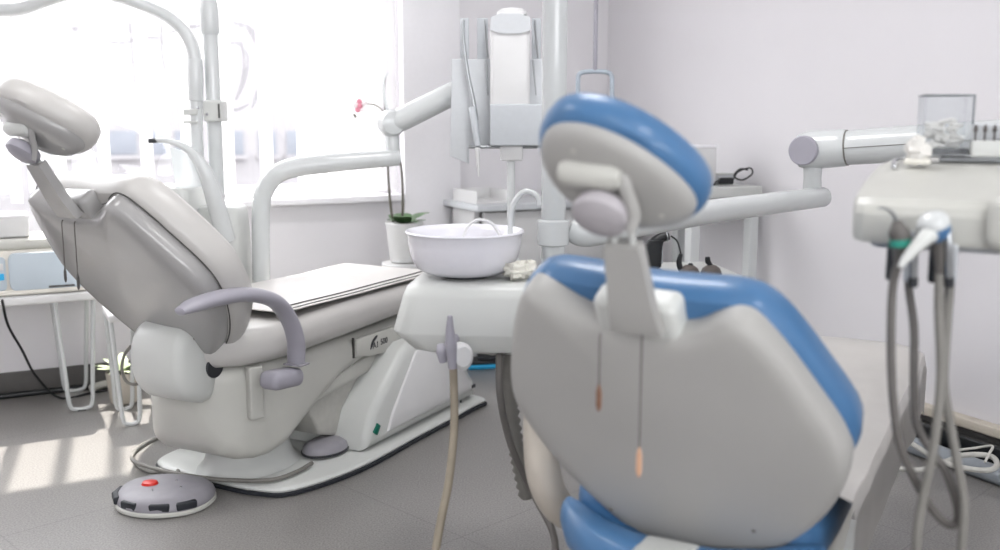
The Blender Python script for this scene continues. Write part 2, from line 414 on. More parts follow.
def shell_n(y, w):                            # rear surface of the shell
    return -.062 + .03 * ((y / .3) ** 2) * 1.0 + .02 * (((w - .28) / .3) ** 2)
def make_chair(label, root, rz, zp, rec, pad, shell, head_tilt, head_roll, kind, back_off=0.0, zback=0, twist=0, head_w=.735, bs=1.0, lean=0.0, hs=1.0, head_y=0.0, skew=0.0):
    t = thing('dental_chair', label, 'dental chair', root, rz)
    r = radians(rec)
    tw = Matrix.Rotation(radians(twist), 3, 'Z')
    eu = tw @ Vector((-sin(r), 0, cos(r))); en = tw @ Vector((cos(r), 0, sin(r))); ey = tw @ Vector((0, 1, 0))
    eu = (eu + ey * lean).normalized(); ey = ey + eu * skew
    B0 = Vector((back_off, 0, zp + zback))
    def bf(y, w, n): return B0 + (ey*y + eu*w + en*n) * bs
    def bow(y, w, n): return bf(y, w, n + .10 * y * y)          # the back is gently cupped
    def padf(y, w, n): return bow(y, w, n * (.4 + .6 * min(1, max(0, w/.30))) if n > 0 and kind == 'blue' else n)
    build('backrest_cushion', pad, pillow(BACK_PAD if kind == 'blue' else PAD_FULL, [(-.004, .03), (.0, .012), (.012, .003), (.03, 0), (.055, .002), (.078, .014), (.094, .036), (.102, .07), (.104, ('s', .55)), (.1, ('s', .2))], padf), t)
    sh = build('backrest_shell', shell, pillow(BACK_SHELL, [(.02, .002), (-.012, .0), (-.032, .002), (-.042, .007), (-.048, .017), (-.051, ('s',   .94, .017)), (-.053, ('s', .82, .017)), (-.057, ('s', .5, .017)), (-.058, ('s', .2, .017))], bow), t)
    if kind == 'grey': build('edge_groove', 'seam', tube([bow(u, v, -.002) for u, v in (lambda q: q + q[:1])(offset(BACK_SHELL, -.004))], .0022, 6, 1, smooth=False, roundcap=False), t)
    # pull cords with tags on the back of the shell
    for y0, w0, cl, tl, tm in (((.062, .47, .085, .045, 'tag'), (-.006, .48, .185, .05, 'tag_pale')) if kind == 'blue' else ((.052, .47, .13, .04, 'seam'), (.0, .47, .14, .045, 'seam'))):
        p0 = bow(y0, w0, -.057); dn = lambda d: p0 + Vector((-.004, 0, -d))
        cd = build('pull_cord', 'hose_dark', tube([p0, dn(.01), dn(cl*.5), dn(cl)], .0016, 8, 4), t)
        build('cord_tag', tm, tube([dn(cl), dn(cl + tl*.3), dn(cl + tl*.8), dn(cl + tl)], [.002, .005, .005, .002], 10, 4, flat=.6, up=(1, 0, 0)), cd)
    for yy, ww in ((.12, .07), (-.13, .10)):
        build('screw_cap', 'hose_grey', disc(bow(yy, ww, -.051), -en, .004, .004, .001, 12), sh)
    # mount block and stalk
    build('headrest_mount', 'plastic' if kind == 'blue' else shell, rbox(bf(.008, .492, -.018), (.142, .072, .06), .016, x=ey, y=eu), t)
    build('headrest_stalk', shell, loft([[bf(y*s*1.0, w, n0 + (.006 if k else -.006)) for y, k in ((-.5, 0), (-.3, 1), (.3, 1), (.5, 0), (.3, -0.0), (-.3, -0.0))] if False else
          [bf(a*s, w, n0 + b) for a, b in rrect(1, .022, .009, 3)] for w, s, n0 in ((.488, .078, -.056), (.50, .076, -.058), (.54, .068, -.058), (.58, .062, -.054), (.625, .056, -.05), (.635, .05, -.049))]), t)
    # headrest
    ht = radians(head_tilt); hr = radians(head_roll)
    hu0 = tw @ Vector((-sin(ht), 0, cos(ht))); hn = tw @ Vector((cos(ht), 0, sin(ht)))
    hy = ey * cos(hr) + hu0 * sin(hr); hu = hu0 * cos(hr) - ey * sin(hr)
    H0 = bf(head_y, head_w, -.012)
    def hf(y, w, n): return H0 + (hy*y + hu*w + hn*(n + .9*y*y)) * hs
    pad_o = smooth2([(.142*cos(2*pi*k/16), .110*sin(2*pi*k/16)*(1 + .10*cos(2*pi*k/16))) for k in range(16)], 3)
    build('headrest_cushion', pad, pillow(pad_o, [(-.006, .022), (.0, .008), (.014, .001), (.03, 0), (.048, .003), (.064, .016), (.076, .04), (.08, ('s', .45)), (.08, ('s', .15))], hf), t)
    plate_o = smooth2([((.125 + .004*cos(a*2))*cos(a), .091*sin(a)*(1 + .12*cos(a))) for a in [2*pi*k/16 for k in range(16)]], 3)
    pl = build('headrest_plate', shell, pillow(plate_o, [(.0, .0), (-.012, .001), (-.02, .006), (-.025, .016), (-.028, .03), (-.03, ('s', .4)), (-.031, ('s', .12))], hf), t)
    for yy, ww in ((.075, .035), (-.085, -.012)): build('screw_cap', 'hose_pale', disc(hf(yy, ww, -.024), -hn, .005, .005, .001, 12), pl)
    # hinge on the back of the plate: barrel, knob, side lever, fork
    bc = hf(.0, .0, -.050) + ey*.026 + Vector((0, 0, .034))
    build('hinge_barrel', 'plastic_warm' if kind == 'blue' else 'plastic', tube([bc + ey*.046, bc + ey*.036, bc - ey*.036, bc - ey*.046], [.017, .021, .021, .017], 20, 1, smooth=False), t)
    kc = bf(head_y*.5 + .018, head_w - .034, -.056)
    kn = (en * -.8 + Vector((0, 0, -.35))).normalized()
    build('hinge_knob', 'knob' if kind == 'blue' else 'lilac', lathe([(.028, -.018), (.040, -.012), (.044, 0), (.042, .010), (.030, .018), (.012, .021)], kc, kn, 28), t)
    lv = bc - ey*.046
    build('hinge_lever', shell, tube([lv + Vector((0, 0, .018)), lv + Vector((.0, -.006, -.01)), kc - ey*.052 + Vector((0, 0, .004)), kc - ey*.046 - Vector((0, 0, .022))], [.010, .011, .010, .007], 10, 4, flat=.6), t)
    for s in (-.013, .013):
        build('fork_prong', 'plastic', tube([bf(s, .62, -.048), bf(s*1.1, .655, -.046), bf(s, head_w - .045, -.042)], .0055, 10, 3), t)
    # seat and legrest
    L = 1.18 if kind == 'grey' else 1.24
    ztop = zp + .070; stn = []
    wide = {-.065: .12, -.06: .17, -.04: .21, 0: .235, .06: .246, .13: .25} if kind == 'blue' else {}
    for x, hw, dz, th in ((-.065, .05, -.035, .035), (-.06, .09, -.022, .06), (-.04, .13, -.012, .085), (0, .175, -.004, .105), (.06, .215, -.003, .11), (.13, .24, -.003, .11), (.22, .25, -.003, .11), (.32, .25, .0, .11), (.5, .25, .006, .112), (.75, .25, .008, .105), (1.0, .25, .008, .095), (L-.06, .248, .006, .09), (L-.015, .235, -.002, .075), (L, .20, -.016, .045)):
        hw = wide.get(x, hw)
        stn.append([Vector((x, p, ztop + dz - th/2 + q)) for p, q in rrect(2*hw, th, min(.045, th*.48), 6)])
    build('seat_cushion', pad, loft(stn), t)
    sy = -.2
    # seat pan (moulded body) under the seat
    zb = zp - .045
    def sf(x, z, y): return Vector((x, y, z))
    zlo = [(-.035, .06), (-.03, .14), (-.015, .21), (.015, .265), (.06, .29), (.11, .30), (.16, .30), (.23, .285), (.29, .25), (.40, .19), (.52, .135), (.68, .10), (.85, .08), (1.02, .055), (1.05, .03)]
    hwl = [.03, .07, .105, .145, .18, .20, .21, .215, .215, .215, .215, .215, .213, .19, .17]
    rg = []
    for (x, dz), hw in zip(zlo, hwl):
        z0_ = max(.12, zb - dz); hh_ = zb - z0_
        rg.append([Vector((x, p, (zb + z0_)/2 + q)) for p, q in rrect(2*hw, hh_, min(.05, hw*.8, hh_*.45), 6)])
    build('seat_pan', 'plastic_warm', loft(rg), t)
    return t, dict(bf=bf, bow=bow, ztop=ztop, zp=zp, zb=zb, L=L)

RA = radians(63); RB = radians(62)
ZA, ZBP = .465, .385
chA, iA = make_chair('pale grey dental chair by the window with a grey armrest', (-.95, 2.90, 0), RA, ZA, 34, 'vinyl_grey', 'shell', 46, 32, 'grey', .055, .0, -8, .705, 1.14, .02, 1.0, -.035)
chB, iB = make_chair('blue dental chair in the foreground seen from behind', (.365, 1.80, 0), RB, ZBP, 26, 'vinyl_blue', 'shell_b', 38, 30, 'blue', 0, -.014, 0, .718, 1.075, .026, .96, .008, .06)

# --- left chair: armrest, hinge cover, side panel, lift, column, base
def xz(y): return lambda x, z, d=0: Vector((x, y + d, z))
def sf(x, z, y): return Vector((x, y, z))
ap = [(.03, -.272, .392), (.105, -.30, .392), (.148, -.312, .43), (.142, -.318, .50), (.112, -.318, .57), (.05, -.318, .632), (-.06, -.318, .668), (-.17, -.318, .676), (-.26, -.318, .672), (-.31, -.318, .664)]
arm = build('armrest', 'lilac', tube(ap[2:], [.030, .031, .032, .033, .033, .033, .030, .018], 16, 6, flat=.62, up=(1, 0, 0)), chA)
build('armrest_elbow', 'lilac', rbox((.095, -.30, .392), (.135, .075, .055), .022, x=(cos(.1), 0, -sin(.1)), y=(0, 1, 0)), arm)
build('armrest_joint', 'pedal', rbox((.149, -.312, .425), (.046, .066, .006), .003), arm)
cov = smooth2([(-.10, .555), (-.03, .575), (.035, .555), (.045, .46), (.02, .36), (-.015, .325), (-.065, .335), (-.11, .365), (-.135, .42), (-.135, .50)], 4)
cov2 = cov
build('hinge_cover', 'plastic', slab_between(cov2, -.13, .075, .03, sf), chA)
build('hinge_recess', 'dark', disc((.0, -.128, .43), (0, -1, 0), .034, .008, .002), chA)
build('service_flap', 'plastic_warm', rbox((.085, -.205, .34), (.045, .03, .16), .006, x=(.93, -.36, 0), y=(.36, .93, 0)), chA)
pan = [(.575, .345), (.66, .328), (.76, .322), (.86, .334), (.92, .352), (.92, .405), (.575, .405)]
pn = build('side_panel', 'plastic_warm', slab_between(pan, -.228, -.212, .004, sf), chA)
build('panel_groove', 'seam', [rbox((.571, -.217, .375), (.006, .008, .07), .001)], pn)
mk = part_label(build('badge_swoosh', 'dark', pillow(smooth2([(.655, .352), (.662, .376), (.682, .392), (.70, .396), (.694, .386), (.678, .376), (.668, .362)], 3), [(-.2285, 0), (-.2295, 0)], sf), pn), 'dark swoosh printed on side panel')
text_mesh('badge_text', 'A1', .032, 'dark', pn, lambda x, y, z: Vector((.688 + x, -.229 - z, .362 + y)))
text_mesh('badge_text', '500', .030, 'dark', pn, lambda x, y, z: Vector((.740 + x, -.229 - z, .366 + y)))
# lift linkage and boot between the seat pan and the column
build('lift_arm', 'plastic_warm', slab_between([(.31, .255), (.36, .228), (.93, .285), (.98, .33), (.9, .355), (.78, .345)], -.20, .20, .01, sf), chA)
build('lift_boot', 'hose_pale', slab_between([(.36, .24), (.44, .10), (.56, .06), (.66, .16), (.78, .27)], -.17, .17, .012, sf), chA)
col = [(.52, .035), (.525, .08), (.56, .16), (.76, .335), (.80, .352), (1.0, .352), (1.07, .325), (1.19, .22), (1.29, .10), (1.30, .06), (1.295, .035)]
cl = build('base_column', 'plastic', slab_between(col, -.30, .20, .03, sf), chA)
build('column_cover', 'plastic_white', slab_between([(.64, .075), (.67, .13), (.83, .318), (.98, .328), (1.04, .31), (1.24, .105), (1.245, .075)], -.309, -.292, .006, sf), cl)
sw = build('power_switch', 'green', rbox((.578, -.300, .10), (.036, .012, .024), .003, x=(.6, 0, .8), y=(0, 1, 0)), cl)
build('vent_badge', 'dark', rbox((1.255, -.301, .082), (.05, .006, .014), .002), cl)
build('foot_screw', 'dark', disc((1.165, -.298, .045), (0, -1, 0), .006, .004, .001, 12), cl)
plate = smooth2([(.115, -.17), (.17, -.27), (.42, -.335), (.8, -.335), (1.2, -.335), (1.32, -.31), (1.35, 0), (1.3, .23), (1.2, .25), (.8, .26), (.45, .30), (.22, .31), (.13, .24), (.11, 0)], 4)
bp = build('base_plate', 'plastic', pillow(plate, [(.012, .004), (.02, 0), (.026, .003), (.03, .012)], lambda u, v, n: Vector((u, v, n))), chA)
build('base_rubber', 'rubber', pillow(plate, [(.0, 0.004), (.003, -.006), (.012, -.006), (.015, .006)], lambda u, v, n: Vector((u, v, n))), bp)
build('base_mound', 'plastic', loft([[Vector((.28 + cos(2*pi*k/28)*rx, sin(2*pi*k/28)*ry, z)) for k in range(28)] for z, rx, ry in ((.028, .19, .15), (.036, .18, .145), (.055, .16, .13), (.10, .14, .12), (.17, .13, .11))]), chA)
fd = build('foot_pad', 'pedal', lathe([(.05, .032), (.075, .034), (.082, .04), (.082, .048), (.076, .062), (.055, .073), (.02, .077)], (.47, -.165, 0), (0, 0, 1), 32, sx=1.1, sy=.85), chA)
build('foot_pad_ring', 'dark', lathe([(.076, .036), (.0845, .038), (.0845, .045), (.076, .047)], (.47, -.165, 0), (0, 0, 1), 32, sx=1.1, sy=.85), fd)

# --- right chair: base, seat parts that show
build('base_plate', 'plastic', pillow([(x*.75 + .08, y*.55) for x, y in plate], [(.0, .004), (.02, 0), (.026, .003), (.03, .012)], lambda u, v, n: Vector((u, v, n))), chB)
build('base_column', 'plastic', slab_between([(x*.75 + .08, min(z, .29)) for x, z in col], -.14, .14, .03, sf), chB)
build('back_bracket', 'plastic', rbox((-.15, 0, .335), (.10, .12, .13), .02), chB)
build('hinge_cover', 'plastic', slab_between([(-.2+.08, .25), (-.14, .30), (-.10, .345), (.02, .345), (.08, .25), (-.02, .18)], -.1, .1, .02, sf), chB)
build('seat_bolster', 'vinyl_blue', loft([[Vector((xx + q*.9, y, zz + p)) for p, q in rrect(h, w, min(h, w)*.48, 6)] for y, xx, zz, h, w in ((.25, -.02, .385, .02, .03), (.243, -.04, .38, .055, .07), (.21, -.075, .372, .085, .10), (.15, -.11, .36, .09, .11), (.08, -.13, .354, .09, .11), (0, -.135, .352, .088, .11), (-.08, -.13, .354, .09, .11), (-.15, -.11, .36, .09, .11), (-.21, -.075, .372, .085, .10), (-.243, -.04, .38, .055, .07), (-.25, -.02, .385, .02, .03))]), chB)

# --- covers lying on the legrests
def cover(name, label, root, rz, x0, x1, hw, z, drop, m, amp, seed, skew=.0):
    rnd = random.Random(seed); t = thing(name, label, 'chair cover', root, rz)
    nx, ny = 34, 26; v = []; f = []
    ph = [(rnd.uniform(5, 16), rnd.uniform(5, 16), rnd.uniform(0, 6), rnd.uniform(.4, 1)) for _ in range(7)]
    def pt(i, j, off):
        lo = -(hw + drop); hi_ = hw + min(drop, .01); y = lo + (hi_ - lo) * j / ny; s = y / (hw + drop)
        xs = x0 - skew * min(1, max(0, (-y - .12) / .12)); x = xs + (x1 - xs) * i / nx
        zz = z; over = abs(y) - hw
        if over > 0:
            y = math.copysign(hw + .010*min(1, over/.02), y); zz -= over
        w = sum(k*sin(a*x + b*y + c) for a, b, c, k in ph) / len(ph)
        zz += amp * (w + .6); 
        if over > 0: y += math.copysign(amp * (.5 + .5*abs(w)), y)
        e = max(0, abs(s)*(hw+drop) - hw + .03) 
        if drop: zz -= 0.012 * min(1, e/.03) if over <= 0 else .012
        if drop and x > x1 - .05: zz -= (x - (x1-.05))**2 * 12
        return Vector((x, y, zz + off))
    for off in (0, .003):
        for i in range(nx + 1):
            for j in range(ny + 1): v.append(pt(i, j, off))
    N = (nx+1)*(ny+1)
    for i in range(nx):
        for j in range(ny):
            q = (i*(ny+1)+j, (i+1)*(ny+1)+j, (i+1)*(ny+1)+j+1, i*(ny+1)+j+1)
            f.append(q); f.append(tuple(N + k for k in reversed(q)))
    for i in range(nx):
        for j in (0, ny): p = i*(ny+1)+j; q = (i+1)*(ny+1)+j; f.append((p, q, N+q, N+p))
    for j in range(ny):
        for i in (0, nx): p = i*(ny+1)+j; f.append((p, p+1, N+p+1, N+p))
    build('sheet', m, (v, f), t)
    return t, pt, nx, ny
cA, ptA, nx, ny = cover('chair_cover', 'smooth white cover with dark piping on the legrest of the pale grey chair', (-.95, 2.90, 0), RA, .21, 1.14, .222, iA['ztop'] + .018, 0, 'sheet', .008, 3)
for j, dz in ((1, .003), (3, .004)):
    build('piping', 'seam', tube([ptA(i, j, dz) for i in range(1, nx, 2)], .0028, 8, 2), cA)
cB, ptB, nx, ny = cover('chair_cover', 'crumpled grey plastic cover draped over the legrest of the blue chair', (.365, 1.80, 0), RB, .10, 1.27, .264, iB['ztop'] + .026, .17, 'sheet_grey', .034, 5, .12)

# ================================================================== FOOT CONTROLLER AND ITS CABLES
fc = thing('foot_control', 'grey foot control with a red button on the floor before the pale chair', 'foot pedal', (-1.012, 2.86, 0), radians(-10))
fo = smooth2([(-.15, .02), (-.13, .09), (-.06, .14), (.05, .14), (.12, .10), (.145, .04), (.14, -.03), (.10, -.085), (.02, -.115), (-.06, -.105), (-.12, -.06)], 4)
fz = lambda u, v, n: Vector((u, v, n))
build('base', 'plastic_warm', pillow(fo, [(0, .006), (.004, 0), (.012, 0), (.016, .004)], fz), fc)
build('body', 'pedal', pillow(fo, [(.016, .004), (.024, .002), (.038, .007), (.047, .016), (.053, .035), (.057, ('s', .5)), (.058, ('s', .2))], fz), fc)
part_label(build('button', 'red', lathe([(.022, .050), (.024, .056), (.020, .064), (.008, .067)], (-.045, .01, 0), (0, 0, 1), 24, sx=1.1, sy=1), fc), 'round red button')
for ang in (-152, -112, -72, -38, -176):
    aa = radians(ang); u = .135*cos(aa); w = .098*sin(aa)
    nrm = Vector((cos(aa)/.135, sin(aa)/.10, 0)).normalized(); tg = Vector((-nrm.y, nrm.x, 0))
    part_label(build('bumper', 'rubber', rbox(Vector((u, w, .030)) + nrm*.004, (.060, .02, .024), .006, x=tg, y=nrm), fc), 'dark rubber bumper')
for u, w in ((-.01, -.04), (.06, 0), (.02, .05)): build('stud', 'chrome', lathe([(.004, .055), (.003, .060)], (u, w, 0), (0, 0, 1), 10), fc)
def gpts(l, z): return [G(x, y, z) for x, y in l]
def floor_cable(name, label, l, r, m, zs=None, cat='cable'):
    pts = [G(x, y, (zs[i] if zs else r)) for i, (x, y) in enumerate(l)]
    o = build(name, m, tube(pts, r, 10, 8), None); return tag(o, label, cat)
floor_cable('pedal_cable', 'grey cable running from the red-button foot control under the pale chair', [(178, 476), (176, 470), (150, 472), (134, 460), (140, 446), (175, 431), (190, 426)], .006, 'hose_grey', zs=[.04, .02, .008, .008, .008, .01, .04])
floor_cable('pedal_cable', 'long grey cable curving over the white base plate to the round grey foot pad', [(186, 424), (150, 442), (132, 457), (146, 466), (185, 475), (225, 480), (270, 480), (296, 472), (312, 463)], .007, 'hose_grey', zs=[.12, .045, .04, .042, .042, .042, .042, .042, .046])

# ================================================================== UNIT OF THE BLUE CHAIR (spittoon)
ub = thing('spittoon_unit', 'white unit with round basin and tall pole beside the blue chair', 'dental unit', (-.06, 2.5, 0), radians(-6))
LU = local(ub)
def U(px, py, Y): return LU(P(px, py, Y))
def Z(y, Y): return P(500, y, Y).z
zt = Z(277, 2.5)
hb = []
for z, x0, x1, d0, d1 in ((zt-.17, -.12, .14, -.12, .18), (zt-.16, -.145, .17, -.145, .19), (zt-.12, -.185, .20, -.16, .2), (zt-.114, -.19, .20, -.16, .2), (zt-.03, -.168, .20, -.15, .2), (zt-.01, -.160, .195, -.142, .195), (zt, -.145, .18, -.125, .18)):
    w = x1-x0; h = d1-d0
    hb.append([Vector(((x0+x1)/2 + p, (d0+d1)/2 + q, z)) for p, q in rrect(w, h, .05, 6)])
build('housing', 'plastic', loft(hb), ub)
bc = LU(P(465, 262, 2.52)); rb = .148; b0 = zt + .006; hh = Z(231, 2.52) - b0
prof = [(.06, 0), (.098, .004), (.123, .018), (.136, .045), (.143, .075), (rb-.002, hh-.006), (rb+.003, hh-.001), (rb, hh+.003), (rb-.006, hh), (rb-.012, hh-.012), (.125, hh-.05), (.10, hh-.075), (.05, hh-.088), (.015, hh-.092)]
bw = build('basin', 'ceramic', lathe(prof, (bc.x, bc.y, b0), (0, 0, 1), 48), ub)
build('basin_collar', 'dark', disc((bc.x, bc.y, zt-.004), (0, 0, 1), .062, .016), bw)
build('drain', 'steel', disc((bc.x, bc.y, b0 + hh - .0925), (0, 0, 1), .012, .003, .001), bw)
f0 = Vector((bc.x + .09, bc.y + .02, b0 + hh - .05))
build('rinse_tube', 'plastic_white', tube([f0 + Vector((.015, .015, -.01)), Vector((bc.x + .07, bc.y + .03, b0 + hh + .012)), Vector((bc.x + .035, bc.y + .01, b0 + hh + .028)), Vector((bc.x + .01, bc.y, b0 + hh + .014)), Vector((bc.x - .005, bc.y - .01, b0 + hh - .02))], .0035, 10, 6), ub)
pb = LU(P(553, 262, 2.56))
build('cup_filler', 'enamel', tube([(pb.x - .045, pb.y - .09, zt), (pb.x - .10, pb.y - .06, zt + .06), (pb.x - .105, pb.y - .05, zt + .15), (pb.x - .095, pb.y - .05, zt + .19), (pb.x - .07, pb.y - .05, zt + .215), (pb.x - .04, pb.y - .05, zt + .205), (pb.x - .032, pb.y - .05, zt + .18)], .007, 12, 6), ub)
build('pole', 'enamel', tube([(pb.x, pb.y, zt - .02), (pb.x, pb.y, 1.4), (pb.x, pb.y, 2.2)], .031, 24, 1, smooth=False), ub)
build('pole_collar', 'plastic', lathe([(.032, 0), (.042, .004), (.042, .02), (.034, .028)], (pb.x, pb.y, zt - .004), (0, 0, 1), 28), ub)

# curved support arm that carries the unit from the chair base
build('support_arm', 'beige', tube([U(548, 350, 2.2), U(542, 400, 2.17), U(541, 445, 2.12), U(545, 480, 2.07), U(560, 508, 2.06), U(588, 522, 2.07)], [.054, .053, .052, .05, .048, .044], 18, 6, flat=.75), ub)
# suction handpiece in its holder, with beige hose
hl = build('holder_arm', 'lilac', tube([U(462, 333, 2.44), U(456, 336, 2.36), U(452, 346, 2.33)], [.014, .013, .013], 12, 5), ub)
sh_ = thing('suction_handpiece', 'grey suction handpiece on its beige hose below the round basin', 'handpiece', P(452, 352, 2.3))
LH = local(sh_)
def Hh(px, py, Y): return LH(P(px, py, Y))
build('handle', 'lilac', tube([Hh(450, 316, 2.27), Hh(450, 330, 2.27), Hh(451, 345, 2.27), Hh(453, 368, 2.27)], [.006, .010, .014, .011], 14, 5), sh_)
build('cradle', 'lilac', tube([Hh(441, 345, 2.29), Hh(442, 352, 2.28), Hh(443, 362, 2.28)], [.010, .014, .009], 14, 5, flat=.7), sh_)
build('valve', 'plastic_white', lathe([(.012, -.03), (.028, -.026), (.033, -.01), (.033, .012), (.024, .02)], Hh(461, 356, 2.29), (.35, -.9, .1), 24, sx=.8), sh_)
build('hose', 'hose_beige', tube([Hh(453, 366, 2.27), Hh(454, 390, 2.26), Hh(454, 430, 2.22), Hh(449, 480, 2.15), Hh(441, 520, 2.1), Hh(434, 560, 2.05), Hh(428, 600, 2.0)], .0095, 12, 6), sh_)
# corrugated drain hose and its dark companion
def corr(name, label, path, r, m, step=.017):
    pts = cr([Vector(p) for p in path], 40); L = 0; path2 = [pts[0]]
    for p, q in zip(pts, pts[1:]):
        L += (q-p).length
        if L >= step/2: path2.append(q); L = 0
    rr = [r * (1.15 if i % 2 else .82) for i in range(len(path2))]
    return tag(build(name, m, tube(path2, rr, 14, 1, smooth=False), None, ang=80), label, 'hose')
corr('corrugated_hose', 'ribbed pale grey hose hanging below the white unit of the blue chair', [P(508, 348, 2.40), P(508, 375, 2.40), P(512, 420, 2.38), P(519, 460, 2.36), P(528, 500, 2.36)], .0195, 'hose_grey')
tag(build('drain_hose', 'hose_dark', tube([P(500, 345, 2.40), P(499, 364, 2.34), P(500, 395, 2.31), P(506, 428, 2.30), P(516, 458, 2.29), P(534, 495, 2.28), P(552, 530, 2.2), P(557, 560, 2.15)], .0085, 12, 6)), 'dark smooth hose hanging beside the ribbed grey hose', 'hose')
# crumpled tissue behind the basin
def crumple(c, sx, sy, sz, seed, n=14, m=10):
    rnd = random.Random(seed); rings = []
    for i in range(m + 1):
        th = pi * (i + .35) / (m + .7); ring = []
        for k in range(n):
            a = 2*pi*k/n; q = 1 + rnd.uniform(-.28, .28)
            ring.append(Vector(c) + Vector((cos(a)*sin(th)*sx*q, sin(a)*sin(th)*sy*q, cos(th)*sz*q)))
        rings.append(ring)
    return loft(rings)
for i, (x, y) in enumerate(((516, 262), (526, 266), (508, 270))):
    c = P(x, y, 2.44 + .03*i); c.z = zt + .025
    tag(build('tissue', 'tissue', crumple(c, .03, .025, .021, 11 + i), None, ang=20), ('crumpled tissue wad right behind the basin edge', 'crumpled tissue wad nearest the blue backrest', 'crumpled tissue wad tucked under the basin rim')[i], 'tissue', 'tissue wads on the unit')

# ================================================================== INSTRUMENT DELIVERY OF THE BLUE CHAIR
dl = thing('instrument_delivery', 'pale instrument tray on a jointed white arm at the right', 'instrument tray', (.582, 1.655, 0), radians(-28))
LD = local(dl)
def D(px, py, Y): return LD(P(px, py, Y))
pw = P(553, 262, 2.56); a1 = P(640, 223, 2.65); a0 = P(588, 233, 2.58)
pw.z = a0.z + .004
build('arm_collar', 'enamel', lathe([(.0335, -.034), (.041, -.030), (.041, .030), (.0335, .034), (.0335, -.034)], LD(pw), (0, 0, 1), 28, cap=False), dl)
la = [pb_w for pb_w in (pw + (a1 - pw).normalized()*.052, a0, P(640, 223, 2.65), P(730, 209, 2.9), P(823, 197, 3.15))]
build('lower_arm', 'enamel', tube([LD(p) for p in la], [.030, .036, .036, .034, .031], 22, 5), dl)
kb = D(812, 196, 3.15); kt = D(813, 160, 3.15)
build('knuckle_post', 'enamel', tube([kb, kb.lerp(kt, .5), kt], [.03, .027, .03], 20, 3), dl)
kc = D(812, 150, 3.15)
axv = (LD(P(812, 150, 3.15) + Vector((-.62, -.78, 0))) - kc).normalized()
ua_dir = (D(1015, 137, 2.85) - kc).normalized()
kn = build('knuckle', 'enamel', tube([kc - ua_dir*.035, kc, kc + ua_dir*.10], [.05, .058, .054], 24, 4, flat=1.05), dl)
cv = Vector((0, 0, 1))
sd = axv
build('knuckle_cap', 'lilac', disc(kc + sd*.050 - ua_dir*.004, sd, .046, .018, .004, 32), kn)
se = ua_dir.cross(cv).normalized(); se = se if se.dot(axv) > 0 else -se
p1 = kc + ua_dir*.105; p2 = D(1015, 137, 2.85)
build('upper_arm', 'enamel', tube([p1, p1.lerp(p2, .3), p1.lerp(p2, .7), p2], [.053, .054, .054, .052], 22, 4), dl)
build('arm_seam', 'hose_grey', tube([p1 + se*.0535, p1.lerp(p2, .5) + se*.0548, p1.lerp(p2, .95) + se*.0545], .0012, 6, 2), dl)
build('tray_link', 'enamel', tube([p2, p2 + ua_dir*.05 - Vector((0, 0, .02)), p2.lerp(Vector((.47, .5, 1.04)), .5) + Vector((.06, 0, .02)), Vector((.47, .52, 1.045)), Vector((.46, .46, 1.02))], [.05, .048, .042, .04, .038], 18, 5), dl)
build('arm_ring', 'hose_grey', lathe([(.0535, 0), (.0553, .001), (.0553, .004), (.0535, .005)], p1, ua_dir, 28), dl)
# tray body: sloped fairing; side profile swept along x
TW = .50
def tray_ring(x, s=1, top=0, y0=0, zlow=0):
    pr = [(y0 + .0, .945 + zlow), (y0 - .004, .955 + zlow), (y0 - .004, .992), (y0 + .004, 1.006), (y0 + .02, 1.018), (.16, 1.044), (.32, 1.062 + top), (.52, 1.066 + top), (.56, 1.060), (.57, 1.045), (.56, 1.0), (.5, .965), (.25, .950)]
    cy_, cz_ = .27, 1.01
    return [Vector((x, cy_ + (y-cy_)*s, cz_ + (z-cz_)*s)) for y, z in pr]
build('tray_body', 'plastic_warm', loft([tray_ring(-.0, .9), tray_ring(.006, .955), tray_ring(.02, .99), tray_ring(.04), tray_ring(.16), tray_ring(.175), tray_ring(.5), tray_ring(.53, .99), tray_ring(.545, .95)]), dl, ang=22)
build('tray_base', 'console_mid', rbox((.275, .27, .948), (.50, .50, .03), .02), dl)
build('end_grip', 'plastic_warm', loft([[Vector((x, .0 + p*s, .985 + q*s)) for p, q in rrect(.05, .085, .02, 5)] for x, s in ((.205, .7), (.213, .95), (.23, 1.05), (.26, 1.12), (.4, 1.12), (.5, 1.0), (.52, .8))]), dl)
build('tray_rail', 'chrome', tube([Vector((.035, .235, 1.058)), Vector((.03, .31, 1.069)), Vector((.06, .32, 1.071))], .004, 8, 4), dl)
build('tray_mat', 'console_grey', rbox((.30, .44, 1.070), (.40, .16, .010), .006), dl)
# holders hanging under the front edge
hold = []
hxs = [P(893, 245, 1.60), P(911, 245, 1.59), P(936, 245, 1.575), P(951, 245, 1.565)]
for i, hp in enumerate(hxs):
    q = LD(hp); q.z = .918
    build('holder', 'dark' if i % 2 == 0 else 'console_mid', rbox(q + Vector((0, .02, 0)), (.02, .03, .065), .006), dl)
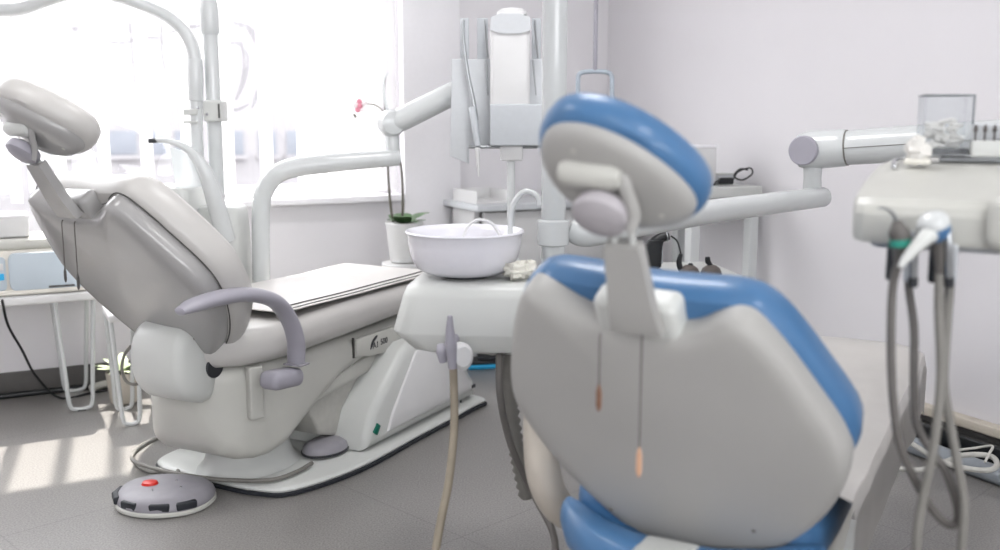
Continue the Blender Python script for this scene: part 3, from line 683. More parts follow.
# instruments
AW = tag(thing('air_water_syringe', 'dark grey syringe with teal band and bent tip in the tray holder', 'syringe', hxs[0]), 'dark grey syringe with teal band and bent tip in the tray holder', 'syringe')
La = local(AW); Q = lambda x, y, Y: La(P(x, y, Y))
build('body', 'hose_dark', tube([Q(897, 222, 1.545), Q(899, 232, 1.54), Q(901, 242, 1.54), Q(900, 262, 1.545)], [.008, .016, .015, .009], 16, 5), AW)
build('band', 'teal', tube([Q(900.2, 239, 1.54), Q(900.6, 246, 1.54)], [.0165, .0162], 16, 1, smooth=False, roundcap=False), AW)
build('tip', 'steel', tube([Q(897, 223, 1.545), Q(893, 214, 1.54), Q(886, 209, 1.53), Q(879, 208, 1.52)], [.004, .003, .0025, .002], 10, 5), AW)
build('hose', 'hose_dark', tube([Q(900, 260, 1.55), Q(893, 285, 1.56), Q(891, 340, 1.55), Q(893, 397, 1.54), Q(901, 447, 1.53), Q(922, 493, 1.53), Q(943, 521, 1.53), Q(956, 523, 1.53), Q(957, 505, 1.53), Q(946, 472, 1.54), Q(934, 455, 1.55), Q(917, 424, 1.57), Q(914, 380, 1.58), Q(914, 330, 1.6), Q(909, 290, 1.62), Q(908, 268, 1.64)], .0068, 12, 6), AW)
PH = thing('polishing_handpiece', 'white and blue ball-shaped polishing handpiece hanging at the tray front', 'handpiece', hxs[2])
Lp = local(PH); Q2 = lambda x, y, Y: Lp(P(x, y, Y))
bcn = Q2(934, 226, 1.53); bax = (Q2(931, 214, 1.53) - Q2(936, 236, 1.54)).normalized()
build('powder_bowl', 'vinyl_blue', lathe([(.007, -.025), (.017, -.021), (.023, -.010), (.024, 0), (.0235, .004)], bcn, bax, 28), PH)
build('bowl_lid', 'enamel', lathe([(.0245, .002), (.025, .005), (.022, .014), (.015, .020), (.006, .022)], bcn, bax, 28), PH)
build('nozzle', 'plastic', tube([Q2(930, 234, 1.52), Q2(918, 245, 1.51), Q2(906, 259, 1.505), Q2(900, 267, 1.50)], [.014, .010, .007, .0035], 16, 5), PH)
build('handle', 'hose_dark', tube([Q2(937, 236, 1.54), Q2(939, 255, 1.55), Q2(940, 275, 1.56)], [.008, .009, .007], 12, 4), PH)
build('hose', 'hose_grey', tube([Q2(940, 270, 1.56), Q2(939, 310, 1.55), Q2(941, 378, 1.53), Q2(934, 445, 1.51), Q2(922, 505, 1.5), Q2(917, 550, 1.49), Q2(924, 600, 1.49), Q2(945, 615, 1.49), Q2(958, 590, 1.5), Q2(962, 545, 1.5), Q2(964, 504, 1.51), Q2(958, 466, 1.52), Q2(951, 428, 1.54), Q2(944, 385, 1.55), Q2(946, 340, 1.57), Q2(950, 285, 1.6), Q2(951, 262, 1.62)], .0075, 12, 6), PH)
for i, (x, lab) in enumerate(((913, 'slim steel handpiece standing in the holder beside the teal-banded syringe'), (949, 'slim steel handpiece standing in the holder right of the blue ball'))):
    hd = thing('slim_handpiece', lab, 'handpiece', P(x, 250, 1.55), 0, 'slim handpieces in the tray holders')
    Ls = local(hd)
    build('sleeve', 'steel', tube([Ls(P(x-1, 232, 1.545)), Ls(P(x, 250, 1.545)), Ls(P(x, 278, 1.55))], [.006, .008, .007], 12, 4), hd)
    build('coupling', 'dark', tube([Ls(P(x, 277, 1.55)), Ls(P(x, 286, 1.552))], .0078, 12, 1, smooth=False), hd)
# acrylic box of cotton rolls, bur block
cbx = thing('cotton_dispenser', 'clear acrylic box of cotton rolls on the instrument tray', 'box', P(942, 157, 1.93), radians(-14))
cb = cbx
w, d, h, tk = .086, .075, .112, .003
z0 = -.004
cbx.location.z = 1.0775
wl = [rbox((0, -d/2, h/2), (w, tk, h), .001), rbox((0, d/2, h/2), (w, tk, h), .001), rbox((-w/2+tk/2, 0, h/2), (tk, d-tk*1.2, h), .001), rbox((w/2-tk/2, 0, h/2), (tk, d-tk*1.2, h), .001)]
build('case', 'acrylic', wl, cbx)
build('base', 'dark', rbox((0, 0, .007), (w-.004, d-.004, .012), .002), cbx)
build('rim', 'acrylic_edge', [tube([(-w/2, -d/2, h), (w/2, -d/2, h)], .0016, 8, 1, smooth=False), tube([(-w/2, d/2, h), (w/2, d/2, h)], .0016, 8, 1, smooth=False), tube([(w/2, -d/2, h), (w/2, d/2, h)], .0016, 8, 1, smooth=False), tube([(-w/2, -d/2, h), (-w/2, d/2, h)], .0016, 8, 1, smooth=False)], cbx)
build('corner_post', 'acrylic_edge', tube([(w/2, -d/2, .0), (w/2, -d/2, h)], .0018, 8, 1, smooth=False), cbx)
cbx_rnd = random.Random(4)
for i in range(38):
    lx = cbx_rnd.uniform(-.028, .028); ly = cbx_rnd.uniform(-.022, .022); lz = .019 + .0075*(i // 6) ; aa = cbx_rnd.uniform(-.5, .5) + (pi/2 if i % 2 else 0)
    dv = Vector((cos(aa)*.012, sin(aa)*.012, cbx_rnd.uniform(-.004, .004)))
    c = Vector((lx*.9, ly*.9, lz))
    o = build('cotton_roll', 'cotton', tube([c - dv, c, c + dv], .0045, 8, 2), None)
    o.location = cbx.location; o.rotation_euler = cbx.rotation_euler
    tag(o, 'white cotton roll piled inside the clear acrylic box', 'cotton roll', 'cotton rolls in the acrylic box')
gz = thing('gauze_pack', 'small white gauze pack leaning beside the clear acrylic box', 'gauze', P(918, 152, 1.86), radians(-28)); gz.location.z = 1.062
build('pad', 'cotton', crumple((0, 0, .026), .022, .018, .024, 5), gz)
build('wrap', 'tissue', rbox((0, 0, .006), (.045, .035, .010), .004), gz)
bb = thing('bur_block', 'white bur block with a row of dark burs at the right edge', 'bur block', P(994, 152, 1.86), radians(-20)); bb.location.z = 1.0755
build('block', 'plastic', rbox((0.03, 0, .016), (.14, .035, .03), .004), bb)
build('rack_plate', 'console_grey', rbox((.03, .012, .046), (.14, .006, .030), .002), bb)
for i in range(9):
    x = -.034 + .016*i
    build('bur', 'burs', [lathe([(.0022, .028), (.0022, .046), (.0040, .048), (.0036, .056), (.001, .060)], (x, -.006, 0), (0, 0, 1), 10)], bb)

# ================================================================== UNIT OF THE PALE CHAIR
ua = thing('spittoon_unit', 'white unit with tall slim pole behind the pale chair at the window', 'dental unit', (-1.1, 3.66, 0), radians(63-64))
LA = local(ua)
def A_(px, py, Y): return LA(P(px, py, Y))
pc = LA(P(218, 205, 3.66))
zu = Z(207, 3.66)
hs = []
for z, x0, x1, d in ((.12, -.15, .04, .16), (.14, -.16, .05, .18), (zu-.16, -.16, .05, .24), (zu-.14, -.16, .05, .24), (zu-.02, -.12, .05, .18), (zu-.005, -.11, .046, .17), (zu, -.10, .04, .16)):
    hs.append([Vector((pc.x + .03 + (x0+x1)/2 + p, pc.y + .05 + q, z)) for p, q in rrect(x1-x0, d, .04, 5)])
build('housing', 'plastic', loft(hs), ua, ang=30)
build('pedestal', 'plastic_warm', rbox((pc.x - .03, pc.y + .06, .065), (.20, .16, .13), .02), ua)
build('pole', 'enamel', tube([(pc.x, pc.y, zu-.01), (pc.x, pc.y, 1.20), (pc.x, pc.y, 1.201), (pc.x, pc.y, 1.62)], .026, 20, 1, smooth=False), ua)
build('pole_collar', 'enamel', lathe([(.027, 0), (.032, .01), (.032, .09), (.026, .12)], (pc.x, pc.y, Z(35, 3.66)), (0, 0, 1), 24), ua)
build('upper_pole', 'enamel', tube([(pc.x, pc.y, Z(30, 3.66)), (pc.x, pc.y, 2.1)], .0235, 20, 1, smooth=False), ua)
cpz = Z(111, 3.66)
clp = build('pole_clamp', 'plastic', [rbox((pc.x + .006, pc.y, cpz), (.066, .09, .075), .008)], ua)
build('clamp_slot', 'seam', rbox((pc.x + .032, pc.y - .046, cpz), (.006, .005, .05), .001), clp)
build('clamp_screw', 'chrome', disc((pc.x - .012, pc.y - .045, cpz - .012), (0, -1, 0), .005, .006, .001, 12), clp)
# second, lower housing with spout and splash shield
build('side_housing', 'plastic', loft([[Vector((pc.x - .19 + p, pc.y + q, z)) for p, q in rrect(w, .26, .03, 5)] for z, w in ((.47, .20), (.49, .22), (Z(222, 3.66), .25), (Z(189, 3.66), .24), (Z(186, 3.66), .22))]), ua)
sp = build('spout', 'enamel', tube([A_(226, 240, 3.60), A_(215, 200, 3.57), A_(204, 170, 3.55), A_(190, 151, 3.55), A_(172, 142, 3.55), A_(156, 140, 3.55)], [.034, .032, .025, .015, .010, .008], 14, 6), ua)
part_label(build('spout_tip', 'dark', tube([A_(157, 140.5, 3.55), A_(149, 141, 3.55)], .0085, 12, 1, smooth=False), sp), 'dark spout tip')
shd = cr([A_(170, 147, 3.56), A_(184, 152, 3.56), A_(196, 166, 3.56), A_(202, 186, 3.56)], 5)
shr = [[p, p + Vector((0, .004, 0)), Vector((A_(176 + i*1.2, 190, 3.56).x, p.y + .004, A_(176, 188, 3.56).z)), Vector((A_(176 + i*1.2, 190, 3.56).x, p.y, A_(176, 188, 3.56).z))] for i, p in enumerate(shd)]
build('splash_shield', 'shield', loft(shr), ua)
# lamp arm beside the pole
lm = thing('lamp_arm', 'arched white lamp arm clamped beside the slim pole at upper left', 'lamp arm', P(199, 170, 3.62))
LL = local(lm)
def L_(px, py, Y=3.62): return LL(P(px - 4.5, py, Y))
build('upright', 'enamel', tube([L_(203, 170), L_(201, 120), L_(200, 70)], [.022, .022, .023], 18, 2), lm)
build('sleeve', 'enamel', tube([L_(200.5, 100), L_(200, 72), L_(199.6, 60)], [.026, .028, .026], 18, 1, smooth=False), lm)
build('arch', 'enamel', tube([L_(199.6, 64), L_(197, 48), L_(189, 32), L_(173, 17), L_(152, 7), L_(125, -3), L_(100, -8), L_(74, -7), L_(48, 1), L_(22, 9), L_(-4, 9), L_(-20, 4)], [.023, .023, .022, .022, .021, .021, .021, .022, .023, .024, .025, .024], 18, 6), lm)
build('clamp_jaw', 'plastic', [rbox(L_(197, 112), (.05, .06, .022), .004), rbox(L_(197, 122), (.05, .06, .010), .003)], lm)
build('jaw_screw', 'chrome', disc(L_(203, 108, 3.585), (0, -1, 0), .005, .006, .001, 12), lm)
# swing arm + instrument head of the pale chair
da = thing('instrument_delivery', 'white swing arm carrying a tall instrument holder above the pale chair legrest', 'instrument holder', P(262, 262, 3.72))
LX = local(da)
def X_(px, py, Y): return LX(P(px, py, Y))
Y1, Y2 = 3.72, 3.85
build('lower_arm', 'enamel', tube([X_(262, 300, Y1), X_(261, 262, Y1), X_(261, 215, Y1), X_(264, 192, Y1), X_(276, 175, Y1), X_(297, 167, Y1+.02), X_(340, 162, Y1+.06), X_(398, 157.5, Y2)], [.033, .033, .033, .034, .036, .037, .035, .031], 20, 6), da)
build('arm_foot', 'plastic', lathe([(.05, 0), (.05, .03), (.036, .05), (.03, .12)], X_(262, 305, Y1), (0, 0, 1), 24), da)
build('elbow_post', 'enamel', tube([X_(393, 156, Y2), X_(392, 135, Y2)], [.026, .026], 18, 1, smooth=False), da)
build('elbow', 'enamel', lathe([(.02, -.045), (.045, -.04), (.052, -.01), (.052, .02), (.042, .04), (.02, .046)], X_(391, 123, Y2), (.35, -.93, 0), 28), da)
build('upper_arm', 'enamel', tube([X_(396, 122, Y2), X_(420, 110, Y2), X_(446, 97, Y2), X_(470, 86, Y2)], [.044, .045, .044, .042], 20, 4, flat=1.0), da)
build('hose_tip', 'shield', tube([X_(388, 112, Y2), X_(384, 95, Y2), X_(384, 80, Y2), X_(388, 73, Y2)], [.007, .005, .004, .003], 8, 5), da)
YH = 3.62
def box_px(x0, x1, y0, y1, Y, dep, r=.01):
    p = X_(x0, y0, Y); q = X_(x1, y1, Y)
    return rbox(((p.x+q.x)/2, (p.y+q.y)/2 + dep/2, (p.z+q.z)/2), (abs(q.x-p.x), dep, abs(p.z-q.z)), min(r, dep*.45), min(r, dep*.45))
def poly_px(pts, Y, dep, e=.003):
    pp = [X_(x, y, Y) for x, y in pts]
    return slab_between([(p.x, p.z) for p in pp], pp[0].y, pp[0].y + dep, e, lambda u, v, n: Vector((u, n, v)))
build('back_plate', 'console_grey', poly_px([(452, 59), (545, 59), (545, 148), (469, 148), (469, 164), (450, 156)], YH + .08, .02), da)
for x0, x1 in ((460, 469), (477, 488), (532, 541)):
    build('hanger', 'console_mid', box_px(x0, x1, 18, 62, YH + .09, .012, .003), da)
build('center_tank', 'plastic_white', box_px(490, 530, 24, 112, YH - .03, .10, .018), da)
tp = part_label(build('tank_cap', 'console_grey', loft([[X_(x, y, YH + dd) for x, y in ((490, 30), (491, 17), (500, 13.5), (520, 13.5), (530, 17), (531, 30), (520, 33.5), (501, 33.5))] for dd in (-.036, -.034, .06, .066)]), da, ang=50), 'grey tank cap')
build('cap_dome', 'plastic_white', lathe([(.05, -.004), (.048, .008), (.034, .018), (.012, .022)], X_(512, 14, YH + .02), (0, 0, 1), 24, sx=1.1, sy=.8), da)
build('lower_bracket', 'console_mid', box_px(490, 546, 104, 146, YH - .04, .10, .006), da)
build('rail', 'steel', tube([X_(469, 147, YH + .06), X_(500, 147, YH + .06), X_(537, 147, YH + .06)], .006, 10, 2), da)
build('socket', 'plastic_white', box_px(500, 523, 145, 161, YH - .01, .06, .008), da)
build('post', 'enamel', tube([X_(511, 160, YH + .02), X_(511, 195, YH + .02), X_(511, 226, YH + .02)], .014, 14, 2), da)
for i, (x, lab) in enumerate(((461, 'white handpiece hanging left of the tall holder tank, longest one'), (485, 'short thin probe hanging close left of the tall holder tank'), (535, 'thin probe hanging right of the tall holder tank'))):
    hp = thing('hanging_handpiece', lab, 'handpiece', P(x, 60, YH), 0, 'handpieces hanging on the tall holder')
    Ls = local(hp); q = lambda a, b, Y=YH + .045: Ls(P(a, b, Y))
    if i == 0:
        build('cord', 'steel', tube([q(463, 20), q(463, 35), q(467, 70), q(473, 100), q(476, 120)], [.006, .006, .007, .008, .009], 10, 5), hp)
        build('sleeve', 'console_mid', tube([q(472, 108, YH + .04), q(478, 146, YH + .01)], [.014, .012], 14, 1, smooth=False), hp)
        build('tip', 'plastic_white', tube([q(477.5, 148, YH + .01), q(478, 160, YH + .01), q(479, 176, YH + .01)], [.010, .007, .003], 12, 3), hp)
    else:
        build('cord', 'steel', tube([q(x, 20), q(x + 1, 40), q(x + 3, 58)], .004, 8, 4), hp)
        y2 = 95
        build('probe', 'steel', tube([q(x + (1 if i == 1 else -2), 60), q(x + (3 if i == 1 else 1), y2)], [.004, .002], 10, 1, smooth=False), hp)

# ================================================================== PRINTER CORNER
rot = ROOM_ROT
tz = .475
tb = thing('side_table', 'white table on hairpin legs at the far left under the printer', 'table', P(40, 290, 3.86), rot); tb.location.z = 0
build('tabletop', 'plastic_white', rbox((-.13, .06, tz - .016), (.68, .36, .032), .008), tb)
def hairpin(xc, y, w, ztop, lean=.03):
    return tube([(xc - w/2, y, ztop), (xc - w*.36, y - lean*.6, ztop*.35), (xc - w*.30, y - lean, .03), (xc - w*.14, y - lean, .007), (xc + w*.14, y - lean, .007), (xc + w*.30, y - lean, .03), (xc + w*.36, y - lean*.6, ztop*.35), (xc + w/2, y, ztop)], .0085, 12, 6)
for xc, y, ln in ((.115, -.075, .015), (-.38, -.075, .015), (.115, .20, -.015), (-.38, .20, -.015)):
    build('leg', 'enamel', hairpin(xc, y, .14, tz - .03, ln), tb)
for xc, y in ((.115, -.09), (-.38, -.09)): build('leg_pad', 'dark', rbox((xc, y, .002), (.03, .02, .004), .001), tb)
pr = thing('printer', 'pale printer with a blue-grey front panel on the table at far left', 'printer', (tb.location.x, tb.location.y, tz), rot)
pr.scale = (1, 1, 1.28)
build('body', 'printer_cream', [loft([[Vector((-.10 + p, .07 + q + dy, z)) for p, q in rrect(w, d, .03, 5)] for z, w, d, dy in ((.004, .56, .28, 0), (.012, .575, .29, 0), (.12, .575, .29, 0), (.135, .57, .285, 0))])], pr)
build('lid', 'plastic_warm', rbox((-.10, .075, .15), (.56, .27, .034), .014), pr)
build('front_panel', 'printer_blue', rbox((-.0, -.078, .073), (.29, .014, .115), .014, .004, x=(1, 0, 0), y=(0, 0, 1)) if False else slab_between([(x + .032, z + .072) for x, z in rrect(.275, .112, .022, 4)], -.086, -.07, .003, lambda u, v, n: Vector((u, n, v))), pr)
build('control_strip', 'printer_blue', slab_between([(x - .215, z + .068) for x, z in rrect(.20, .10, .012, 4)], -.082, -.07, .003, lambda u, v, n: Vector((u, n, v))), pr)
build('panel_gap', 'seam', tube([(.03, -.0875, .022), (.12, -.0875, .022)], .003, 8, 1, smooth=False), pr)
part_label(build('button', 'plastic_white', rbox((-.140, -.083, .090), (.035, .006, .02), .003), pr), 'white button')
part_label(build('button', 'cyan', rbox((-.133, -.083, .060), (.022, .006, .02), .003), pr), 'small bright blue button')
build('output_tray', 'printer_cream', rbox((-.05, -.06, .010), (.42, .05, .016), .006), pr)
bxx = thing('paper_box', 'plain white box standing on top of the printer', 'box', pr.location + Vector((cos(rot)*-.17, sin(rot)*-.17 + .06, .216)), rot)
build('carton', 'plastic_white', rbox((0, .02, .04), (.24, .16, .078), .004), bxx)
build('carton_lid', 'frame', rbox((0, .02, .082), (.245, .165, .008), .003), bxx)
tag(build('power_cable', 'black', tube([P(2, 300, 3.52), P(8, 325, 3.6), P(22, 350, 3.75), P(36, 376, 3.9), G(60, 398, .008), G(90, 393, .008), G(118, 388, .008)], .005, 8, 6)), 'black cable drooping from the printer to the floor', 'cable')
tag(build('floor_conduit', 'black', tube([Rm(4.9, .05, .013), Rm(4.3, .05, .013), Rm(3.6, .05, .013), Rm(2.9, .05, .013), Rm(2.3, .05, .013)], .012, 10, 4)), 'black cable lying along the foot of the window wall', 'cable')
tag(build('white_conduit', 'hose_pale', tube([G(91, 388, .02), G(110, 383, .02), G(135, 382, .02), G(160, 381, .02)], .016, 12, 4)), 'pale pipe lying on the floor behind the pale chair', 'pipe')
stl = thing('hairpin_stool', 'white hairpin-leg stool half hidden behind the pale chair back', 'stool', G(131, 424, 0), rot)
build('seat', 'plastic_white', rbox((.07, .09, .415), (.26, .24, .03), .01), stl)
for dx, dy in ((0, 0), (.14, 0), (0, .18), (.14, .18)): build('leg', 'enamel', hairpin(dx, dy, .10, .40, .02 if dy == 0 else -.02), stl)
tag(build('coiled_cable', 'hose_grey', tube([P(131, 346, 3.6), P(124, 356, 3.6), P(122, 370, 3.6), P(127, 382, 3.6), P(137, 384, 3.6), P(143, 378, 3.62)], .006, 10, 6)), 'grey cable loop hanging behind the pale chair near the stool', 'cable')
def leafy(name, label, base, n, rmin, rmax, m, seed, w=.018, rise=(.3, 1.1)):
    rnd = random.Random(seed); t = thing(name, label, 'plant', base)
    for i in range(n):
        a = 2*pi*i/n*1.618 + rnd.uniform(-.3, .3); L = rnd.uniform(rmin, rmax); up_ = rnd.uniform(*rise); rings = []
        dr = Vector((cos(a), sin(a), 0)); sd_ = Vector((-sin(a), cos(a), 0))
        for k in range(7):
            s = k/6; p = dr*(L*s*.8 + .004) + Vector((0, 0, L*up_*(s - .55*s*s)))
            ww = w * (sin(pi*min(1, s*.92 + .08))**.7) + .0008
            rings.append([p + sd_*ww, p + Vector((0, 0, -.003 + .0)), p - sd_*ww, p + Vector((0, 0, .0015))])
        build('leaf', m, loft(rings), t)
    return t
pl = leafy('potted_plant', 'small pale green leafy plant on the floor by the window wall', P(123, 371, 3.95), 22, .06, .15, 'leaf_pale', 2, .016, (.1, .9))
build('pot', 'beige', lathe([(.045, -pl.location.z), (.055, -pl.location.z + .005), (.068, -.005), (.066, 0), (.06, -.004)], (0, 0, 0), (0, 0, 1), 24), pl)
# orchid in white pot on a plant stand
op = P(405, 262, 4.45)
sd_t = thing('plant_stand', 'white round plant stand under the orchid beside the window', 'plant stand', (op.x, op.y, 0))
build('top', 'plastic_white', lathe([(.10, op.z-.03), (.105, op.z-.025), (.105, op.z-.005), (.10, op.z)], (0, 0, 0), (0, 0, 1), 28), sd_t)
build('column', 'plastic_white', lathe([(.085, .02), (.07, .05), (.06, op.z*.5), (.08, op.z-.03)], (0, 0, 0), (0, 0, 1), 24), sd_t)
build('foot', 'plastic_white', lathe([(.11, 0), (.115, .006), (.11, .02), (.08, .03)], (0, 0, 0), (0, 0, 1), 28), sd_t)
zo = Z(222, 4.45)
orc = leafy('orchid', 'orchid with pink flower and tall stems in a white pot by the window', (op.x, op.y, zo - .01), 9, .09, .15, 'leaf', 9, .042, (.3, 1.0))
LO = local(orc)
ph_ = zo - op.z
build('pot', 'plastic_white', lathe([(.06, -ph_+.012), (.066, -ph_+.016), (.082, -.01), (.086, .006), (.084, .01), (.078, .004)], (0, 0, 0), (0, 0, 1), 32), orc)
build('soil', 'soil', lathe([(.078, -.012), (.05, -.004), (.01, -.002)], (0, 0, 0), (0, 0, 1), 20), orc)
q = lambda x, y, Y=4.45: LO(P(x, y, Y))
build('stem', 'stem', tube([q(393, 222), q(390, 200), q(388, 170), q(387, 130), q(384, 95), q(386, 75)], [.006, .006, .005, .004, .003, .002], 8, 5), orc)
build('stem', 'stem', tube([q(402, 222), q(403, 200), q(401, 165), q(394, 130), q(380, 108), q(366, 104), q(360, 107)], [.006, .006, .005, .004, .003, .003, .002], 8, 5), orc)
fcn = q(360, 106)
fl = build('flower', 'petal', lathe([(.003, -.008), (.010, -.002), (.012, .004), (.006, .010)], fcn, (0, -1, -.2), 14), orc)
for k in range(5):
    a = 2*pi*k/5 + .4; dv = Vector((cos(a), 0, sin(a))); 
    build('petal', 'petal' if k % 2 else 'petal_white', loft([[fcn + dv*(.006 + .026*s) + Vector((-sin(a), 0, cos(a)))*(ww*e) + Vector((0, -.004*s + .001*abs(e) + th, 0)) for e, th in ((1, 0), (0, .002), (-1, 0), (0, -.002))] for s, ww in ((0, .003), (.4, .012), (.75, .012), (1, .004))]), fl)
build('bud', 'stem', lathe([(.001, -.012), (.006, -.004), (.006, .004), (.001, .012)], q(355, 116), (.6, 0, -1), 10), orc)

# ================================================================== FAR CORNER FURNITURE
dk = thing('desk', 'white desk with grey top in the far corner behind the basin', 'desk', Rm(.5, .24, 0), rot)
build('desktop', 'console_grey', rbox((0, 0, .735), (.95, .40, .03), .004), dk)
build('panel', 'plastic_white', rbox((-.44, 0, .36), (.03, .24, .72), .003), dk)
build('panel', 'plastic_white', rbox((.44, 0, .36), (.03, .24, .72), .003), dk)
build('front_panel', 'plastic_white', rbox((0, -.15, .38), (.85, .02, .66), .003), dk)
fr_ = thing('document_tray', 'open white tray lying at the left end of the far desk', 'tray', Rm(.86, .27, .7505), rot)
build('tray_floor', 'plastic_white', rbox((0, 0, .004), (.20, .26, .007), .002), fr_)
for s in (-1, 1): build('tray_side', 'plastic_white', rbox((s*.098, 0, .03), (.006, .26, .058), .002), fr_)
build('tray_back', 'plastic_white', rbox((0, .128, .03), (.19, .006, .058), .002), fr_)
cn = thing('console_table', 'tall narrow white table against the side wall behind the lower arm', 'table', Rm(.215, .98, 0), rot - pi/2)
build('tabletop', 'plastic', rbox((0, 0, .838), (.56, .37, .044), .004), cn)
build('drawer', 'plastic_white', rbox((0, .0, .79), (.50, .33, .05), .004), cn)
for sx in (-.25, .25):
    for sy_ in (-.155, .155): build('leg', 'enamel', rbox((sx, sy_, .408), (.045, .045, .815), .004), cn)
bx1 = thing('supply_box', 'plain white box on the tall narrow table behind the blue headrest', 'box', Rm(.24, 1.07, .861), rot)
build('carton', 'plastic_white', rbox((0, 0, .08), (.13, .12, .158), .004), bx1); build('carton_lid', 'frame', rbox((0, 0, .164), (.136, .126, .010), .003), bx1)
bx2 = thing('supply_box', 'small flat grey box beside the black cable on the tall narrow table', 'box', Rm(.10, 1.06, .861), rot)
build('carton', 'console_grey', rbox((0, 0, .02), (.1, .08, .038), .004), bx2); build('carton_lid', 'plastic', rbox((0, 0, .043), (.104, .084, .008), .003), bx2)
ad = thing('power_adapter', 'black power adapter with looped cable on the tall narrow table', 'adapter', P(726, 180, 4.28)); ad.location.z = .863
Lq = local(ad); q = lambda x, y, Y=4.28: Lq(P(x, y, Y))
build('brick', 'black', rbox((0, 0, .016), (.07, .04, .03), .008, x=(.9, .3, -.0)), ad)
build('cable', 'black', tube([(.03, 0, .02), q(738, 172), q(750, 168), q(752, 174), q(742, 180), q(734, 176), q(740, 169), q(748, 170)], .0035, 8, 6), ad)
build('cable', 'black', tube([(-.03, 0, .015), q(716, 182), q(712, 188), ], .0035, 8, 4), ad)
# low cart with black devices
ct = thing('trolley', 'low white trolley half hidden behind the blue backrest', 'trolley', P(668, 271, 3.5), radians(8)); cz = P(668, 271, 3.5).z; ct.location.z = 0
build('top_shelf', 'plastic', rbox((.02, .05, cz-.015), (.42, .34, .03), .01), ct); build('low_shelf', 'plastic', rbox((.02, .05, .2), (.40, .32, .02), .01), ct)
for sx in (-.17, .21):
    for sy_ in (-.1, .2):
        build('post', 'enamel', tube([(sx, sy_, .05), (sx, sy_, cz-.02)], .011, 12, 1, smooth=False), ct)
        build('caster', 'dark', disc((sx - .009, sy_, .028), (1, 0, 0), .028, .018), ct)
dv_ = thing('curing_light', 'black hand device with bent head on a stand behind the blue backrest', 'device', P(652, 275, 3.42)); dv_.location.z = cz
Ld = local(dv_); q = lambda x, y, Y=3.42: Ld(P(x, y, Y))
build('stand', 'black', lathe([(.05, 0), (.052, .005), (.03, .014), (.018, .02)], (.01, 0, 0), (0, 0, 1), 24), dv_)
build('neck', 'black', tube([q(651, 274), q(650, 264)], [.018, .018], 14, 1, smooth=False), dv_)
build('body', 'black', loft([[Vector((p.x + u, p.y + v, p.z)) for u, v in rrect(w, .05, .012, 4)] for p, w in ((q(652, 269), .035), (q(652, 266), .06), (q(652, 258), .066), (q(653, 246), .062), (q(656, 240), .05))]), dv_)
build('head', 'black', tube([q(652, 250), q(655, 243), q(661, 238), q(668, 235.5)], [.026, .022, .018, .016], 14, 5), dv_)
build('grip_plate', 'console_mid', rbox(q(661, 256), (.008, .04, .05), .003), dv_)
part_label(build('lens_ring', 'steel', disc(q(666, 236.5), (1, 0, .1), .019, .006), dv_), 'metal ring')
build('cable', 'black', tube([q(671, 236), q(677, 241), q(680, 250), q(681, 256)], .003, 8, 5), dv_)
build('clip', 'black', tube([q(681, 254), q(679, 262), q(681, 270), q(685, 275)], [.007, .010, .010, .008], 12, 5), dv_)
for i, (x, lab) in enumerate(((689, 'dark dome holder next to the black bent-head device'), (711, 'dark dome holder with a knob at the right end of the low trolley'))):
    o = thing('instrument_rest', lab, 'holder', P(x, 276, 3.42)); o.location.z = cz
    build('dome', 'dev_brown', lathe([(.036, 0), (.037, .005), (.03, .022), (.016, .032), (.008, .034)], (0, 0, 0), (0, 0, 1), 24), o)
    if i: build('knob', 'black', tube([(0, 0, .03), (-.012, 0, .045), (-.014, 0, .06)], [.007, .010, .009], 12, 4), o)
    else: build('knob', 'black', lathe([(.008, .03), (.010, .034), (.006, .04)], (0.004, 0, 0), (0, 0, 1), 14), o)
# grey U handle on the wall behind the blue headrest
hd = thing('hanging_bracket', 'grey U-shaped bracket hanging from a thin rod behind the blue headrest', 'bracket', P(595, 95, 3.98)); 
Lw = local(hd); q = lambda x, y, Y=3.98: Lw(P(x, y, Y))
build('loop', 'grey_handle', tube([q(578, 130), q(578, 84), q(578.5, 76), q(582, 72.5), q(590, 71.5), q(600, 71.5), q(608, 72.5), q(611.5, 76), q(612, 84), q(612, 130)], .009, 12, 4), hd)
build('rod', 'lilac', tube([q(595, 72), Vector((q(595, 72).x, q(595, 72).y, 2.745 - hd.location.z))], .0085, 12, 1, smooth=False), hd)
build('cross_bar', 'grey_handle', tube([q(577, 128), q(613, 128)], .012, 12, 1, smooth=False), hd)




# blue and black folder with a white cup on the floor by the far wall
gp = G(487, 366, 0)
fld = thing('folder', 'bright blue edged black folder lying on the floor behind the white unit', 'folder', (gp.x, gp.y, 0), radians(12))
build('cover', 'cyan', rbox((0, 0, .010), (.20, .13, .020), .008), fld); build('pages', 'dark', rbox((.004, .004, .027), (.18, .11, .016), .004), fld)
fl2 = thing('folder', 'smaller dark folder with blue edge stacked atop the blue one', 'folder', (gp.x + .02, gp.y + .02, .0355), radians(4))
build('cover', 'dark', rbox((0, 0, .007), (.13, .10, .013), .004), fl2); build('edge', 'cyan', rbox((.062, 0, .007), (.016, .09, .010), .003), fl2)
cp = thing('paper_cup', 'crumpled white paper cup on top of the stacked dark folders', 'cup', (gp.x + .015, gp.y + .02, .0495))
build('cup', 'cotton', crumple((0, 0, .034), .034, .03, .036, 8), cp); build('rim', 'tissue', lathe([(.02, .056), (.024, .060), (.022, .068), (.016, .068)], (0, 0, 0), (0, 0, 1), 16), cp)

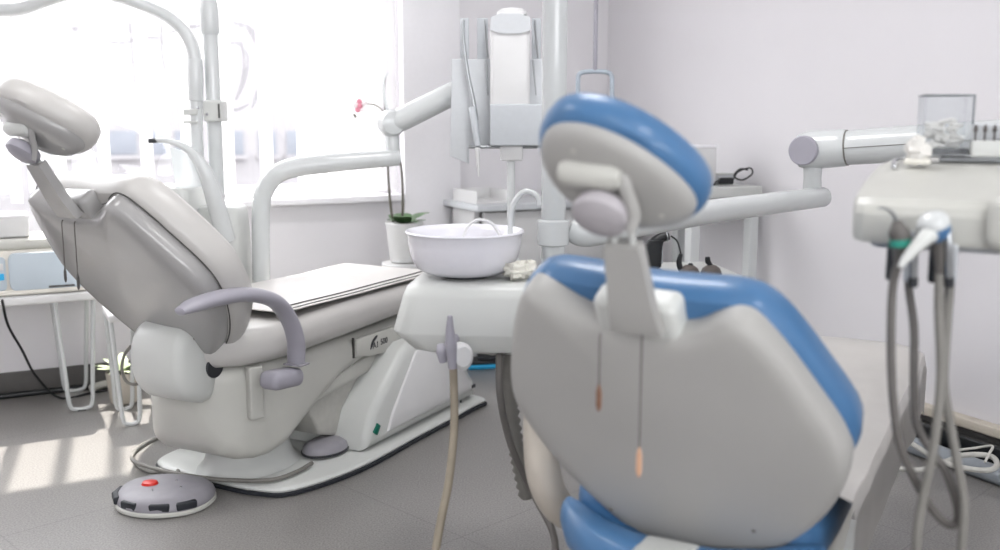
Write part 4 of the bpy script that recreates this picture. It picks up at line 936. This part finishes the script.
# ================================================================== ALONG THE RIGHT WALL
struct('trim_2', 'trunking', rmbox(.0, .045, 1.6, 5.2, .10, .135, .006))
tag(build('floor_pipe', 'pipe_grey', tube([Rm(.17, 1.4, .03), Rm(.17, 2.4, .03), Rm(.17, 3.6, .03), Rm(.17, 4.4, .03)], .03, 16, 2)), 'thick grey pipe lying along the foot of the right wall', 'pipe')
tag(build('looped_cable', 'hose_pale', tube([G(896, 468, .05), G(920, 470, .06), G(945, 462, .09), G(965, 455, .09), G(990, 456, .09), G(997, 464, .09), G(990, 470, .09), G(970, 469, .08), G(945, 463, .10), G(925, 452, .11), G(906, 440, .10)], .0085, 10, 8)), 'pale cable looped on the floor beneath the instrument tray', 'cable')
tag(build('looped_cable', 'hose_pale', tube([G(958, 450, .13), G(975, 448, .13), G(992, 446, .15), G(989, 454, .14), G(985, 462, .125)], .004, 8, 8)), 'thin white cable end curling down at the right wall trunking', 'cable')
tag(build('shadow_gap_bar', 'black', rbox(Rm(.075, 2.4, .055), (.04, 1.4, .07), .008, x=-UA, y=-UB)), 'long black bar standing for the shadow gap at the foot of the right wall', 'shadow bar')  # solid black bar in place of the dark shadow gap below the trunking

# ================================================================== LIGHT
for i, (a, b) in enumerate(((1.6, 2.2), (3.6, 2.2), (1.6, 4.9), (3.6, 4.9))):  # unseen ceiling panels, added to fill the room with light
    lg = thing('ceiling_fill_panel', ('unseen white ceiling panel added as fill over the far corner', 'unseen white ceiling panel added as fill over the window chair', 'unseen white ceiling panel added as fill over the camera side right', 'unseen white ceiling panel added as fill over the camera side left')[i], 'ceiling light', Rm(a, b, ZC - .03), rot, 'added ceiling fill panels')
    build('frame', 'frame', [rbox((s*.3, 0, .014), (.03, .63, .03), .004) for s in (-1, 1)] + [rbox((0, s*.3, .014), (.57, .03, .03), .004) for s in (-1, 1)], lg)
    build('diffuser', 'lamp', rbox((0, 0, .012), (.57, .57, .012), .003), lg)
def area(name, loc, direction, sx, sy, power, col=(1, 1, 1), portal=False):
    l = bpy.data.lights.new(name, 'AREA'); l.shape = 'RECTANGLE'; l.size = sx; l.size_y = sy; l.energy = power; l.color = col
    if portal: l.cycles.is_portal = True
    o = bpy.data.objects.new(name, l); COL.objects.link(o); o.location = loc
    o.rotation_euler = Vector(direction).to_track_quat('-Z', 'Y').to_euler(); return o
for a, b in ((1.6, 2.2), (3.6, 2.2), (1.6, 4.9), (3.6, 4.9)):
    area('ceiling_fill_lamp', Rm(a, b, ZC - .045), (0, 0, -1), .56, .56, 21 if (a, b) == (1.6, 2.2) else 13, (.98, .98, 1))  # fill lamps under the added panels, stronger over the far corner
pt = area('window_portal', Rm((WA0+WA1)/2, -.14, (WZL+WZ1)/2), UB, WA1-WA0, WZ1-WZL, 1, portal=True)
area('window_portal', Rm((BA0+BA1)/2, BMAX+.12, (BZ0+BZ1)/2), -UB, BA1-BA0, BZ1-BZ0, 1, portal=True)
s = bpy.data.lights.new('sun', 'SUN'); s.energy = 11; s.angle = radians(1.0); s.color = (1, .95, .88)
so = bpy.data.objects.new('sun', s); COL.objects.link(so)
SE = radians(60.5); sh0 = (-UB - UA*.12).normalized()
sdir = -(sh0 * cos(SE) + Vector((0, 0, sin(SE))))
so.rotation_euler = sdir.to_track_quat('-Z', 'Y').to_euler()
w = bpy.data.worlds.new('world'); SC.world = w; w.use_nodes = True
bg = w.node_tree.nodes['Background']; bg.inputs['Color'].default_value = (.97, .98, 1, 1); bg.inputs['Strength'].default_value = 11.0

# ================================================================== CAMERA
cam = bpy.data.cameras.new('camera'); co = bpy.data.objects.new('camera', cam); COL.objects.link(co)
co.location = EYE; co.rotation_euler = (pi/2 - TILT, 0, 0)
cam.sensor_width = 36; cam.lens = 36; cam.clip_end = 200
cam.dof.use_dof = True; cam.dof.focus_distance = 2.95; cam.dof.aperture_fstop = 2.0
SC.camera = co
SC.view_settings.view_transform = 'Standard'; SC.view_settings.look = 'None'
SC.view_settings.exposure = -0.06; SC.view_settings.gamma = 1.0
try: SC.view_settings.use_curve_mapping = False
except Exception: pass
SC.cycles.max_bounces = 8; SC.cycles.transparent_max_bounces = 16
SC.cycles.use_denoising = True
